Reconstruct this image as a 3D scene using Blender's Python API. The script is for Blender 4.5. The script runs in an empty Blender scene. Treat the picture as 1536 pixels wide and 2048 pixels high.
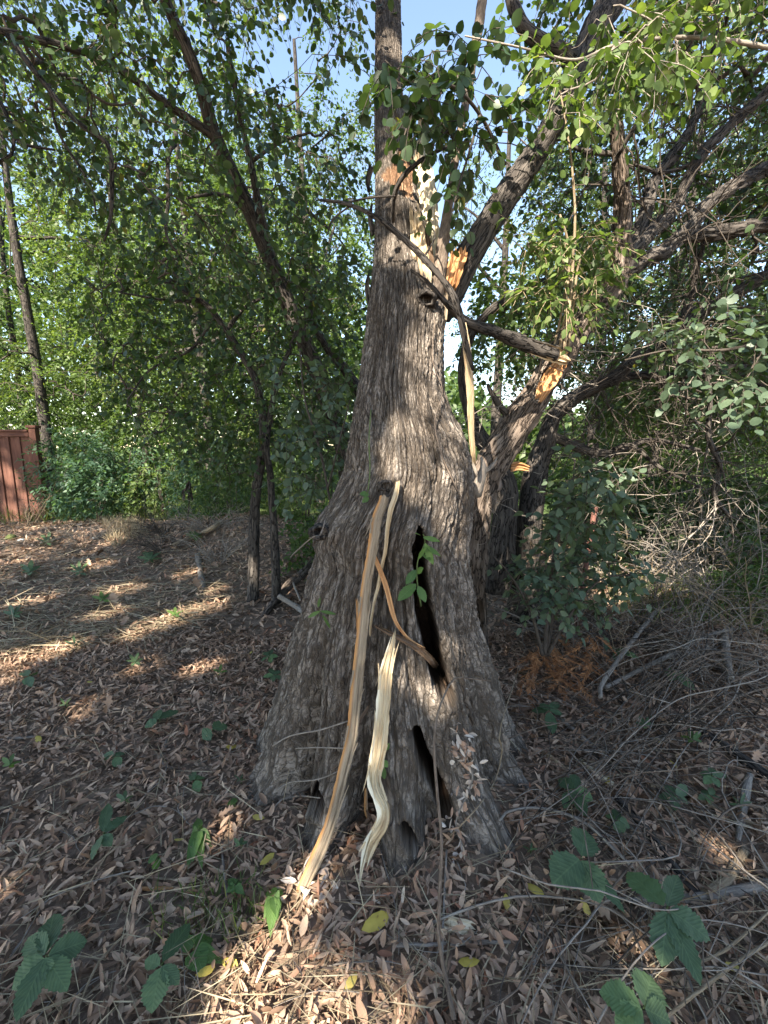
import bpy, math, random
import numpy as np

# ------------------------------------------------------------------ camera, sky, sun, exposure
SC = bpy.context.scene
COL = SC.collection
CAM_H, PITCH, FPX = 1.5, math.radians(9.0), 859.0
cam_data = bpy.data.cameras.new("camera")
cam_data.sensor_fit = 'VERTICAL'
cam_data.sensor_height = 24.0
cam_data.sensor_width = 18.0
cam_data.lens = 24.0 * FPX / 2048.0
cam_data.clip_start = 0.02
cam_data.clip_end = 500.0
cam = bpy.data.objects.new("camera", cam_data)
COL.objects.link(cam)
cam.location = (0, 0, CAM_H)
cam.rotation_euler = (math.radians(90) - PITCH, 0, 0)
SC.camera = cam

SUN_EL = math.radians(40.0)
SUN_AZ = math.atan2(-0.42, -0.907)            # compass style: angle from +Y towards +X
SUN_TO = np.array([math.sin(SUN_AZ) * math.cos(SUN_EL), math.cos(SUN_AZ) * math.cos(SUN_EL), math.sin(SUN_EL)])

world = bpy.data.worlds.new("World")
SC.world = world
world.use_nodes = True
wn, wl = world.node_tree.nodes, world.node_tree.links
wn.clear()
w_out = wn.new("ShaderNodeOutputWorld")
w_bg = wn.new("ShaderNodeBackground")
w_sky = wn.new("ShaderNodeTexSky")
w_sky.sky_type = 'NISHITA'
w_sky.sun_disc = False
w_sky.sun_elevation = SUN_EL
w_sky.sun_rotation = SUN_AZ
w_sky.air_density = 1.0
w_sky.dust_density = 0.2
w_sky.ozone_density = 2.0
w_bg.inputs["Strength"].default_value = 0.1
w_wb = wn.new("ShaderNodeMix"); w_wb.data_type = 'RGBA'; w_wb.blend_type = 'MULTIPLY'   # warm white balance of the photograph
w_wb.inputs[0].default_value = 1.0
w_wb.inputs[7].default_value = (1.12, 1.0, 0.89, 1)
wl.new(w_sky.outputs[0], w_wb.inputs[6])
wl.new(w_wb.outputs[2], w_bg.inputs["Color"])
wl.new(w_bg.outputs[0], w_out.inputs["Surface"])

sun_data = bpy.data.lights.new("sun", 'SUN')
sun_data.energy = 5.0
sun_data.angle = math.radians(0.5)
sun_data.color = (1.0, 0.9, 0.75)
sun = bpy.data.objects.new("sun", sun_data)
COL.objects.link(sun)
sun.location = (-6, -12, 12)
from mathutils import Vector, Matrix
sun.rotation_euler = Vector((-SUN_TO[0], -SUN_TO[1], -SUN_TO[2])).to_track_quat('-Z', 'Y').to_euler()

SC.view_settings.view_transform = 'Standard'
SC.view_settings.look = 'None'
SC.view_settings.gamma = 1.0
SC.view_settings.exposure = 2.38
SC.view_settings.use_curve_mapping = False
SC.render.engine = 'CYCLES'
cy = SC.cycles
cy.use_denoising = True
cy.max_bounces = 7
cy.diffuse_bounces = 4
cy.glossy_bounces = 2
cy.transmission_bounces = 4
cy.transparent_max_bounces = 4
cy.caustics_reflective = False
cy.caustics_refractive = False
cy.sample_clamp_indirect = 6.0

RNG = np.random.default_rng(7)
random.seed(7)

# ------------------------------------------------------------------ camera arithmetic used to survey the place
CP, SP = math.cos(PITCH), math.sin(PITCH)
EYE = np.array([0.0, 0.0, CAM_H])

def ray(px, py):
    u = (np.asarray(px, float) - 768) / FPX
    v = (np.asarray(py, float) - 1024) / FPX
    return np.stack([u, CP - v * SP, -SP - v * CP], -1)

def W(px, py, Y):
    d = ray(px, py)
    return EYE + d * (np.asarray(Y, float) / d[..., 1])[..., None]

def depth_of(p):
    p = np.asarray(p)
    return p[..., 1] * CP - (p[..., 2] - CAM_H) * SP

def proj(p):
    p = np.asarray(p)
    d = np.maximum(depth_of(p), 1e-3)
    up = p[..., 1] * SP + (p[..., 2] - CAM_H) * CP
    return 768 + FPX * p[..., 0] / d, 1024 - FPX * up / d, d

# ------------------------------------------------------------------ noise
_perm = np.random.default_rng(3).permutation(256)
_perm = np.concatenate([_perm, _perm, _perm])
_g = np.random.default_rng(4).normal(size=(256, 3))
_g /= np.linalg.norm(_g, axis=1)[:, None]

def pnoise(x, y, z):
    x, y, z = np.broadcast_arrays(np.asarray(x, float), np.asarray(y, float), np.asarray(z, float))
    xi, yi, zi = np.floor(x).astype(int), np.floor(y).astype(int), np.floor(z).astype(int)
    xf, yf, zf = x - xi, y - yi, z - zi
    xi, yi, zi = xi & 255, yi & 255, zi & 255
    f = lambda t: t * t * t * (t * (t * 6 - 15) + 10)
    u, v, w = f(xf), f(yf), f(zf)
    out = 0
    for i in (0, 1):
        for j in (0, 1):
            for k in (0, 1):
                h = _perm[_perm[_perm[xi + i] + yi + j] + zi + k]
                g = _g[h]
                d = g[..., 0] * (xf - i) + g[..., 1] * (yf - j) + g[..., 2] * (zf - k)
                out = out + d * (u if i else 1 - u) * (v if j else 1 - v) * (w if k else 1 - w)
    return out * 1.6

def sstep(a, b, x):
    t = np.clip((x - a) / (b - a), 0, 1)
    return t * t * (3 - 2 * t)

# ------------------------------------------------------------------ terrain
def terrain(x, y):
    x, y = np.asarray(x, float), np.asarray(y, float)
    h = 0.05 * pnoise(x * 0.55, y * 0.55, 3.1) + 0.02 * pnoise(x * 1.7, y * 1.7, 8.2)
    h = h + 0.38 * np.exp(-(((x + 2.2) / 1.5) ** 2 + ((y - 6.4) / 0.9) ** 2))       # mound of old brush
    h = h + 0.15 * np.exp(-(((x + 5.0) / 2.2) ** 2 + ((y - 6.9) / 0.9) ** 2))
    h = h + 0.16 * np.exp(-(((x - 2.6) / 1.2) ** 2 + ((y - 3.4) / 0.9) ** 2))       # rise under the brush on the right
    h = h + 0.07 * np.exp(-((x - 0.15) ** 2 + (y - 1.75) ** 2) / 0.5)              # litter banked round the roots
    far = sstep(9, 30, np.hypot(x, y))
    h = h + far * 0.5 * pnoise(x * 0.06, y * 0.06, 1.7)
    return h

def G(px, py):
    px, py = np.asarray(px, float), np.asarray(py, float)
    d = ray(px, py)
    lo = np.full(px.shape, 0.3)
    hi = np.full(px.shape, 60.0)
    # march outward to the first crossing
    ts = np.concatenate([np.arange(0.3, 12, 0.02), np.arange(12, 60, 0.2)])
    shape = px.shape
    pxf = px.reshape(-1)
    df = d.reshape(-1, 3)
    out = np.zeros((len(pxf), 3))
    for i in range(len(pxf)):
        Y = ts
        k = Y / df[i, 1]
        P = EYE + df[i][None] * k[:, None]
        below = P[:, 2] < terrain(P[:, 0], P[:, 1])
        j = int(np.argmax(below)) if below.any() else len(ts) - 1
        out[i] = P[j]
        out[i, 2] = terrain(P[j, 0], P[j, 1])
    return out.reshape(shape + (3,))

# ------------------------------------------------------------------ mesh building
class MB:
    """Collects vertices and faces with two attributes: rnd (a number per piece) and bk (grain coordinates)."""
    def __init__(s):
        s.V, s.T, s.Q, s.r, s.b, s.n = [], [], [], [], [], 0
    def add(s, V, T=None, Q=None, rnd=0.5, bk=None):
        V = np.asarray(V, float).reshape(-1, 3)
        n = len(V)
        if T is not None and len(T): s.T.append(np.asarray(T, int).reshape(-1, 3) + s.n)
        if Q is not None and len(Q): s.Q.append(np.asarray(Q, int).reshape(-1, 4) + s.n)
        s.V.append(V)
        s.r.append(np.broadcast_to(np.asarray(rnd, float), (n,)))
        s.b.append(V if bk is None else np.asarray(bk, float).reshape(-1, 3))
        s.n += n
        return s
    def mesh(s, name, mat, off=(0, 0, 0), smooth=True):
        V = np.concatenate(s.V) - np.asarray(off, float)
        T = np.concatenate(s.T) if s.T else np.zeros((0, 3), int)
        Q = np.concatenate(s.Q) if s.Q else np.zeros((0, 4), int)
        me = bpy.data.meshes.new(name)
        me.vertices.add(len(V))
        me.vertices.foreach_set("co", V.astype(np.float32).ravel())
        nl = len(T) * 3 + len(Q) * 4
        me.loops.add(nl)
        me.loops.foreach_set("vertex_index", np.concatenate([T.ravel(), Q.ravel()]).astype(np.int32))
        me.polygons.add(len(T) + len(Q))
        st = np.concatenate([np.arange(len(T)) * 3, len(T) * 3 + np.arange(len(Q)) * 4])
        me.polygons.foreach_set("loop_start", st.astype(np.int32))
        me.polygons.foreach_set("use_smooth", np.full(len(st), bool(smooth)))
        a = me.attributes.new("rnd", 'FLOAT', 'POINT')
        a.data.foreach_set("value", np.concatenate(s.r).astype(np.float32))
        a = me.attributes.new("bk", 'FLOAT_VECTOR', 'POINT')
        a.data.foreach_set("vector", np.concatenate(s.b).astype(np.float32).ravel())
        me.update(calc_edges=True)
        if mat: me.materials.append(mat)
        return me
    def build(s, name, mat, parent=None, base=None, smooth=True):
        off = base if base is not None else (origin_of(parent) if parent is not None else (0, 0, 0))
        me = s.mesh(name, mat, off, smooth)
        o = bpy.data.objects.new(name, me)
        COL.objects.link(o)
        if parent is not None:
            o.parent = parent
            if base is not None:
                o.location = Vector(tuple(np.asarray(base) - origin_of(parent)))
        else:
            o.location = tuple(off)
        return o

def origin_of(o):
    p = np.zeros(3)
    while o is not None:
        p = p + np.array(o.location)
        o = o.parent
    return p

def tag(o, label=None, cat=None, group=None, kind=None):
    if label: o["label"] = label
    if cat: o["category"] = cat
    if group: o["group"] = group
    if kind: o["kind"] = kind
    return o

def empty(name, loc, label=None, cat=None, group=None, kind=None):
    o = bpy.data.objects.new(name, None)
    o.empty_display_size = 0.1
    COL.objects.link(o)
    o.location = tuple(float(c) for c in loc)
    return tag(o, label, cat, group, kind)

# ------------------------------------------------------------------ curves and tubes
def catmull(P, step=0.05, cols=None):
    """Smooth curve through P (n x k, first three columns xyz), resampled at about step."""
    P = np.asarray(P, float)
    if len(P) == 2:
        P = np.stack([P[0], P[0] * .67 + P[1] * .33, P[0] * .33 + P[1] * .67, P[1]])
    E = np.concatenate([[2 * P[0] - P[1]], P, [2 * P[-1] - P[-2]]])
    out = []
    for i in range(1, len(E) - 2):
        p0, p1, p2, p3 = E[i - 1], E[i], E[i + 1], E[i + 2]
        n = max(2, int(np.linalg.norm(p2[:3] - p1[:3]) / step))
        t = (np.arange(n) / n)[:, None]
        out.append(0.5 * ((2 * p1) + (-p0 + p2) * t + (2 * p0 - 5 * p1 + 4 * p2 - p3) * t ** 2 + (-p0 + 3 * p1 - 3 * p2 + p3) * t ** 3))
    out.append(P[-1:])
    return np.concatenate(out)

def frames(P):
    T = np.gradient(P, axis=0)
    T /= np.linalg.norm(T, axis=1)[:, None] + 1e-9
    ref = np.array([0.3, -0.9, 0.2]) if abs(T[0][2]) > 0.7 else np.array([0, 0, 1.0])
    n = ref - T[0] * ref.dot(T[0])
    n /= np.linalg.norm(n) + 1e-9
    N = [n]
    for i in range(1, len(P)):
        n = N[-1] - T[i] * N[-1].dot(T[i])
        n /= np.linalg.norm(n) + 1e-9
        N.append(n)
    N = np.array(N)
    return T, N, np.cross(T, N)

def tube(mb, P, R, n=8, rough=0.0, rnd=0.5, fine=0.0, tip=True, knots=0.0):
    """A tapered limb along P with radii R; rough gives lumps, fine gives bark furrows."""
    P = np.asarray(P, float)
    R = np.broadcast_to(np.asarray(R, float), (len(P),)).copy()
    T, N, B = frames(P)
    a = np.arange(n) / n * 2 * np.pi
    s = np.concatenate([[0], np.cumsum(np.linalg.norm(np.diff(P, axis=0), axis=1))])
    ca, sa = np.cos(a), np.sin(a)
    off = RNG.uniform(0, 40, 3)
    r = np.repeat(R[:, None], n, 1)
    rm = max(float(R.mean()), 1e-4)
    if rough:
        r = r * (1 + rough * pnoise(ca[None] * 1.1 + off[0], sa[None] * 1.1 + off[1], s[:, None] / (rm * 5) + off[2])
                 + 0.6 * rough * pnoise(ca[None] * 2.3 + off[1], sa[None] * 2.3 + off[2], s[:, None] / (rm * 1.8)))
    if fine:
        f = pnoise(ca[None] * rm * 34 + off[0], sa[None] * rm * 34 + off[1], s[:, None] * 6 + off[2])
        f2 = pnoise(ca[None] * rm * 75 + off[2], sa[None] * rm * 75 + off[1], s[:, None] * 22)
        r = r + fine * (sstep(0.02, 0.35, np.abs(f)) - 0.6) + fine * 0.5 * f2
    V = P[:, None] + r[..., None] * (N[:, None] * ca[None, :, None] + B[:, None] * sa[None, :, None])
    m = len(P)
    i = np.arange(m - 1)[:, None] * n
    j = np.arange(n)[None]
    j2 = (j + 1) % n
    Q = np.stack([i + j, i + j2, i + n + j2, i + n + j], -1).reshape(-1, 4)
    bk = np.stack(np.broadcast_arrays(ca[None] * rm + off[0], sa[None] * rm + off[1], s[:, None] + off[2]), -1).reshape(-1, 3)
    V = V.reshape(-1, 3)
    c0, c1 = len(V), len(V) + 1
    ends = np.stack([P[0], P[-1] + T[-1] * R[-1] * (0.8 if tip else 0.0)])
    V = np.concatenate([V, ends])
    bk = np.concatenate([bk, bk[:1], bk[-1:]])
    k = np.arange(n)
    T1 = np.stack([np.full(n, c0), (k + 1) % n, k], -1)
    T2 = np.stack([np.full(n, c1), (m - 1) * n + k, (m - 1) * n + (k + 1) % n], -1)
    mb.add(V, np.concatenate([T1, T2]), Q, rnd, bk)
    return P

def pxpath(rows, step=0.05):
    """rows of (px, py, Y, width in px) -> smooth centre line and radii."""
    rows = np.asarray(rows, float)
    P = W(rows[:, 0], rows[:, 1], rows[:, 2])
    R = rows[:, 3] * depth_of(P) / FPX / 2
    C = catmull(np.concatenate([P, R[:, None]], 1), step)
    return C[:, :3], np.maximum(C[:, 3], 0.0012)

# ------------------------------------------------------------------ leaves
def leaf_template(kind):
    """(vertices, tris, quads): length along +X from the stalk, width along Y, upper side +Z."""
    if kind == 'tiny':        # far leaf: folded diamond
        V = [(0, 0, 0), (.5, -.5, .08), (1, 0, -.05), (.5, .5, .08)]
        return np.array(V), np.array([(0, 1, 2), (0, 2, 3)]), np.zeros((0, 4), int)
    if kind == 'round':
        xs = [0.0, .12, .38, .68, .9, 1.0]; hw = [0, .36, .52, .44, .2, 0]; fold = .10; droop = .16
    elif kind == 'ovate':
        xs = [0.0, .1, .32, .62, .87, 1.0]; hw = [0, .34, .5, .38, .14, 0]; fold = .12; droop = .2
    elif kind == 'lance':
        xs = [0.0, .15, .4, .7, .9, 1.0]; hw = [0, .32, .5, .36, .14, 0]; fold = .25; droop = .35
    elif kind == 'curl':      # dry leaf rolled up at the sides
        xs = [0.0, .15, .4, .7, .9, 1.0]; hw = [0, .3, .45, .36, .16, 0]; fold = .75; droop = -.3
    V, T, Q = [(0, 0, 0)], [], []
    for x, h in zip(xs[1:-1], hw[1:-1]):
        z = -droop * x * x
        V += [(x, -h, z + fold * h), (x, 0, z), (x, h, z + fold * h)]
    V.append((1, 0, -droop))
    n = len(xs) - 2
    T += [(0, 1, 2), (0, 2, 3)]
    for i in range(n - 1):
        a = 1 + 3 * i
        Q += [(a, a + 3, a + 4, a + 1), (a + 1, a + 4, a + 5, a + 2)]
    a = 1 + 3 * (n - 1)
    e = len(V) - 1
    T += [(a, e, a + 1), (a + 1, e, a + 2)]
    return np.array(V, float), np.array(T), np.array(Q)

TEMPL = {k: leaf_template(k) for k in ('tiny', 'round', 'ovate', 'lance', 'curl')}

def norm(a):
    return a / (np.linalg.norm(a, axis=-1, keepdims=True) + 1e-9)

def basis(X, Nn):
    X = norm(X)
    Y = norm(np.cross(Nn, X))
    return X, Y, np.cross(X, Y)

def scatter(mb, templ, pos, X, Nn, L, Wd, rnd):
    V, T, Q = templ
    X, Y, Z = basis(X, Nn)
    L, Wd = np.asarray(L)[:, None, None], np.asarray(Wd)[:, None, None]
    n, k = len(pos), len(V)
    P = pos[:, None] + X[:, None] * V[None, :, :1] * L + Y[:, None] * V[None, :, 1:2] * Wd + Z[:, None] * V[None, :, 2:] * Wd
    o = (np.arange(n) * k)[:, None, None]
    bk = np.broadcast_to(V[None] * np.array([1, 1, 1]), (n, k, 3))
    mb.add(P.reshape(-1, 3), (T[None] + o).reshape(-1, 3), (Q[None] + o).reshape(-1, 4) if len(Q) else None,
           np.repeat(np.asarray(rnd), k), bk.reshape(-1, 3))

# ------------------------------------------------------------------ materials
def new_mat(name):
    m = bpy.data.materials.new(name)
    m.use_nodes = True
    nt = m.node_tree
    nt.nodes.clear()
    out = nt.nodes.new("ShaderNodeOutputMaterial")
    return m, nt, out

def nd(nt, typ, **kw):
    n = nt.nodes.new(typ)
    for k, v in kw.items():
        if k.startswith('in_'):
            key = k[3:]
            n.inputs[int(key) if key.isdigit() else key].default_value = v
        else:
            setattr(n, k, v)
    return n

def ramp(nt, fac, stops):
    r = nt.nodes.new("ShaderNodeValToRGB")
    e = r.color_ramp.elements
    while len(e) < len(stops): e.new(0.5)
    for el, (p, c) in zip(e, stops):
        el.position = p
        el.color = (c[0], c[1], c[2], 1)
    nt.links.new(fac, r.inputs[0])
    return r.outputs[0]

def attr(nt, name):
    return nd(nt, "ShaderNodeAttribute", attribute_name=name)

def vmul(nt, vec, s):
    n = nd(nt, "ShaderNodeVectorMath", operation='MULTIPLY')
    nt.links.new(vec, n.inputs[0])
    n.inputs[1].default_value = s
    return n.outputs[0]

def mixc(nt, f, a, b, blend='MIX'):
    n = nd(nt, "ShaderNodeMix", data_type='RGBA', blend_type=blend)
    if isinstance(f, (int, float)): n.inputs[0].default_value = f
    else: nt.links.new(f, n.inputs[0])
    for sock, v in ((n.inputs[6], a), (n.inputs[7], b)):
        if isinstance(v, tuple): sock.default_value = (*v, 1)
        else: nt.links.new(v, sock)
    return n.outputs[2]

def cracks(nt, vec, scale, width, detail=3.0, dist=0.0):
    """Thin interlacing fissures: 0 in the crack, 1 on the plate."""
    v = vmul(nt, vec, scale)
    n = nd(nt, "ShaderNodeTexNoise", in_Scale=1.0, in_Detail=detail, in_Roughness=0.55, in_Distortion=dist)
    nt.links.new(v, n.inputs['Vector'])
    a = nd(nt, "ShaderNodeMath", operation='SUBTRACT', in_1=0.5); nt.links.new(n.outputs['Fac'], a.inputs[0])
    b = nd(nt, "ShaderNodeMath", operation='ABSOLUTE'); nt.links.new(a.outputs[0], b.inputs[0])
    m = nd(nt, "ShaderNodeMapRange", interpolation_type='SMOOTHSTEP', in_1=0.0, in_2=width); nt.links.new(b.outputs[0], m.inputs[0])
    return m.outputs[0]

def math2(nt, op, a, b):
    n = nd(nt, "ShaderNodeMath", operation=op)
    for i, v in enumerate((a, b)):
        if isinstance(v, (int, float)): n.inputs[i].default_value = v
        else: nt.links.new(v, n.inputs[i])
    return n.outputs[0]

def bark_mat(name, dark, mid, light, grain=(38, 38, 5), bump=0.6, lichen=0.25, crack=True):
    m, nt, out = new_mat(name)
    L = nt.links
    bk = attr(nt, "bk")
    v1 = vmul(nt, bk.outputs['Vector'], grain)
    n1 = nd(nt, "ShaderNodeTexNoise", in_Scale=1.0, in_Detail=6.0, in_Roughness=0.7)
    L.new(v1, n1.inputs['Vector'])
    v2 = vmul(nt, bk.outputs['Vector'], (9, 9, 5))
    n2 = nd(nt, "ShaderNodeTexNoise", in_Scale=1.0, in_Detail=4.0, in_Roughness=0.6)
    L.new(v2, n2.inputs['Vector'])
    c = ramp(nt, n1.outputs['Fac'], [(0.30, dark), (0.5, mid), (0.70, light)])
    li = ramp(nt, n2.outputs['Fac'], [(0.55, (0, 0, 0)), (0.75, (lichen,) * 3)])
    c = mixc(nt, li, c, (min(1, light[0] * 1.25), min(1, light[1] * 1.3), min(1, light[2] * 1.25)))
    hgt = n1.outputs['Fac']
    if crack:
        ck = cracks(nt, bk.outputs['Vector'], (grain[0] * 1.3, grain[1] * 1.3, grain[2] * 1.6), 0.05)
        c = mixc(nt, ck, tuple(q * 0.45 for q in dark), c)
        hgt = math2(nt, 'ADD', math2(nt, 'MULTIPLY', ck, 0.6), math2(nt, 'MULTIPLY', n1.outputs['Fac'], 0.6))
    p = nd(nt, "ShaderNodeBsdfPrincipled", in_Roughness=0.9)
    p.inputs['Specular IOR Level'].default_value = 0.2
    L.new(c, p.inputs['Base Color'])
    b = nd(nt, "ShaderNodeBump", in_Strength=bump, in_Distance=0.012)
    L.new(hgt, b.inputs['Height'])
    L.new(b.outputs[0], p.inputs['Normal'])
    L.new(p.outputs[0], out.inputs[0])
    return m

def leaf_mat(name, stops, trans=0.4, rough=0.5, veins=False, spec=0.4, tcol=(1.5, 1.5, 0.6)):
    m, nt, out = new_mat(name)
    L = nt.links
    r = attr(nt, "rnd")
    c = ramp(nt, r.outputs['Fac'], stops)
    geo = nd(nt, "ShaderNodeNewGeometry")
    no = nd(nt, "ShaderNodeTexNoise", in_Scale=60.0, in_Detail=3.0)
    L.new(geo.outputs['Position'], no.inputs['Vector'])
    c = mixc(nt, 0.35, c, ramp(nt, no.outputs['Fac'], [(0.3, (0.55, 0.55, 0.55)), (0.7, (1, 1, 1))]), 'MULTIPLY')
    p = nd(nt, "ShaderNodeBsdfPrincipled", in_Roughness=rough)
    p.inputs['Specular IOR Level'].default_value = spec
    if veins:
        bk = attr(nt, "bk")
        sx = nd(nt, "ShaderNodeSeparateXYZ"); L.new(bk.outputs['Vector'], sx.inputs[0])
        ab = nd(nt, "ShaderNodeMath", operation='ABSOLUTE'); L.new(sx.outputs[1], ab.inputs[0])
        ml = nd(nt, "ShaderNodeMath", operation='MULTIPLY', in_1=0.75); L.new(ab.outputs[0], ml.inputs[0])
        sb = nd(nt, "ShaderNodeMath", operation='SUBTRACT'); L.new(sx.outputs[0], sb.inputs[0]); L.new(ml.outputs[0], sb.inputs[1])
        fr = nd(nt, "ShaderNodeMath", operation='MULTIPLY', in_1=9.0); L.new(sb.outputs[0], fr.inputs[0])
        f2 = nd(nt, "ShaderNodeMath", operation='PINGPONG', in_1=0.5); L.new(fr.outputs[0], f2.inputs[0])
        side = ramp(nt, f2.outputs[0], [(0.0, (1, 1, 1)), (0.10, (0, 0, 0))])
        midr = ramp(nt, ab.outputs[0], [(0.0, (1, 1, 1)), (0.03, (0, 0, 0))])
        vv = mixc(nt, 1.0, side, midr, 'LIGHTEN')
        vm = mixc(nt, 1.0, vv, (0.45, 0.45, 0.45), 'MULTIPLY')
        c = mixc(nt, vm, c, (0.16, 0.24, 0.11))
        bp = nd(nt, "ShaderNodeBump", in_Strength=0.5, in_Distance=0.002, invert=True)
        L.new(f2.outputs[0], bp.inputs['Height'])
        L.new(bp.outputs[0], p.inputs['Normal'])
    L.new(c, p.inputs['Base Color'])
    t = nd(nt, "ShaderNodeBsdfTranslucent")
    tc = mixc(nt, 1.0, c, tcol, 'MULTIPLY')
    L.new(tc, t.inputs[0])
    mx = nd(nt, "ShaderNodeMixShader", in_0=trans)
    L.new(p.outputs[0], mx.inputs[1]); L.new(t.outputs[0], mx.inputs[2])
    L.new(mx.outputs[0], out.inputs[0])
    return m

def wood_mat(name, stops, scale=(90, 90, 5), bump=0.5, rough=0.75, edge=None):
    m, nt, out = new_mat(name)
    L = nt.links
    bk = attr(nt, "bk")
    v = vmul(nt, bk.outputs['Vector'], scale)
    n = nd(nt, "ShaderNodeTexNoise", in_Scale=1.0, in_Detail=5.0, in_Roughness=0.6)
    L.new(v, n.inputs['Vector'])
    c = ramp(nt, n.outputs['Fac'], stops)
    if edge:
        r = attr(nt, "rnd")
        c = mixc(nt, r.outputs['Fac'], c, edge)
    p = nd(nt, "ShaderNodeBsdfPrincipled", in_Roughness=rough)
    p.inputs['Specular IOR Level'].default_value = 0.25
    L.new(c, p.inputs['Base Color'])
    b = nd(nt, "ShaderNodeBump", in_Strength=bump, in_Distance=0.006)
    L.new(n.outputs['Fac'], b.inputs['Height'])
    L.new(b.outputs[0], p.inputs['Normal'])
    L.new(p.outputs[0], out.inputs[0])
    return m

def plain_mat(name, col, rough=0.8, var=0.4, scale=30):
    m, nt, out = new_mat(name)
    L = nt.links
    tc = nd(nt, "ShaderNodeTexCoord")
    n = nd(nt, "ShaderNodeTexNoise", in_Scale=float(scale), in_Detail=5.0)
    L.new(tc.outputs['Object'], n.inputs['Vector'])
    c = ramp(nt, n.outputs['Fac'], [(0.3, tuple(x * (1 - var) for x in col)), (0.7, tuple(min(1, x * (1 + var)) for x in col))])
    p = nd(nt, "ShaderNodeBsdfPrincipled", in_Roughness=rough)
    L.new(c, p.inputs['Base Color'])
    b = nd(nt, "ShaderNodeBump", in_Strength=0.4, in_Distance=0.004)
    L.new(n.outputs['Fac'], b.inputs['Height']); L.new(b.outputs[0], p.inputs['Normal'])
    L.new(p.outputs[0], out.inputs[0])
    return m

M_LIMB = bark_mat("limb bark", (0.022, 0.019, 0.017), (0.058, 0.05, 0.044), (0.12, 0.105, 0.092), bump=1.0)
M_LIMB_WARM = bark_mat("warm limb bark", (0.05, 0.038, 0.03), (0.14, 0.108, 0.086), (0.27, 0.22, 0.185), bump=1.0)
M_TWIG = bark_mat("twig bark", (0.03, 0.025, 0.02), (0.065, 0.053, 0.044), (0.12, 0.1, 0.085), grain=(200, 200, 30), crack=False)
M_DRYTWIG = bark_mat("dry twig", (0.11, 0.093, 0.078), (0.23, 0.198, 0.168), (0.37, 0.33, 0.285), grain=(160, 160, 20), crack=False)
M_BROWNTWIG = bark_mat("brown twig", (0.06, 0.045, 0.035), (0.14, 0.107, 0.083), (0.25, 0.2, 0.16), grain=(180, 180, 30), crack=False)
M_TANVINE = bark_mat("tan vine", (0.14, 0.1, 0.065), (0.25, 0.19, 0.125), (0.38, 0.31, 0.22), grain=(160, 160, 20), crack=False)
M_GREENSTEM = bark_mat("green stem", (0.06, 0.08, 0.03), (0.1, 0.14, 0.05), (0.16, 0.2, 0.08), grain=(160, 160, 20), crack=False)
M_LEAF_DARK = leaf_mat("dark leaf", [(0, (0.03, 0.056, 0.024)), (.5, (0.052, 0.09, 0.034)), (.93, (0.085, 0.13, 0.045)), (1, (0.22, 0.2, 0.05))], 0.42, rough=0.42)
M_LEAF_MID = leaf_mat("mid green leaf", [(0, (0.045, 0.085, 0.028)), (.6, (0.08, 0.13, 0.04)), (1, (0.13, 0.18, 0.055))], 0.45)
M_LEAF_LIGHT = leaf_mat("light green leaf", [(0, (0.08, 0.13, 0.038)), (.6, (0.12, 0.18, 0.055)), (1, (0.2, 0.24, 0.075))], 0.45)
M_LEAF_GREY = leaf_mat("grey green leaf", [(0, (0.06, 0.095, 0.06)), (.6, (0.1, 0.145, 0.09)), (1, (0.14, 0.19, 0.11))], 0.35)
M_LEAF_COOL = leaf_mat("cool green leaf", [(0, (0.05, 0.1, 0.06)), (.6, (0.08, 0.15, 0.08)), (1, (0.12, 0.2, 0.1))], 0.4)
M_CREEPER = leaf_mat("creeper leaf", [(0, (0.06, 0.105, 0.05)), (.6, (0.095, 0.15, 0.075)), (1, (0.12, 0.2, 0.075))], 0.3, veins=True, rough=.55)
M_SEEDLING = leaf_mat("seedling leaf", [(0, (0.07, 0.14, 0.04)), (1, (0.14, 0.24, 0.06))], 0.4, veins=True)
DRY = [(0, (0.06, 0.038, 0.026)), (.2, (0.2, 0.125, 0.082)), (.45, (0.4, 0.265, 0.182)), (.7, (0.54, 0.4, 0.29)), (.86, (0.3, 0.14, 0.085)), (1, (0.55, 0.46, 0.36))]
M_DRY = leaf_mat("dry leaf", DRY, 0.15, rough=0.7, spec=0.2, tcol=(1.2, 0.95, 0.7))
M_BLEACH = leaf_mat("bleached leaf", [(0, (0.5, 0.4, 0.32)), (.5, (0.62, 0.55, 0.48)), (1, (0.36, 0.2, 0.12))], 0.15, rough=0.7, spec=0.2, tcol=(1.2, 0.95, 0.7))
M_YELLOW = leaf_mat("yellow leaf", [(0, (0.5, 0.38, 0.06)), (1, (0.62, 0.52, 0.16))], 0.25, rough=0.6, tcol=(1.2, 1, .5))
M_STRAW = leaf_mat("straw", [(0, (0.2, 0.15, 0.09)), (.5, (0.36, 0.29, 0.19)), (1, (0.5, 0.43, 0.29))], 0.2, rough=0.7, tcol=(1.1, 1, .7))
M_GRASS = leaf_mat("grass", [(0, (0.06, 0.11, 0.03)), (.7, (0.12, 0.18, 0.05)), (1, (0.3, 0.3, 0.1))], 0.4)
M_WOOD_PALE = wood_mat("pale split wood", [(.28, (0.2, 0.13, 0.07)), (.48, (0.44, 0.33, 0.2)), (.7, (0.62, 0.51, 0.35))], bump=.8)
M_WOOD_WHITE = wood_mat("white split wood", [(.3, (0.3, 0.22, 0.13)), (.42, (0.56, 0.46, 0.31)), (.6, (0.7, 0.61, 0.45)), (.8, (0.78, 0.72, 0.58))], bump=.8)
M_WOOD_CREAM = wood_mat("cream wood with a weathered face", [(.3, (0.2, 0.13, 0.07)), (.45, (0.45, 0.35, 0.22)), (.6, (0.6, 0.5, 0.34)), (.8, (0.68, 0.59, 0.43))], bump=.9, edge=(0.78, 0.72, 0.57))
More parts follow.
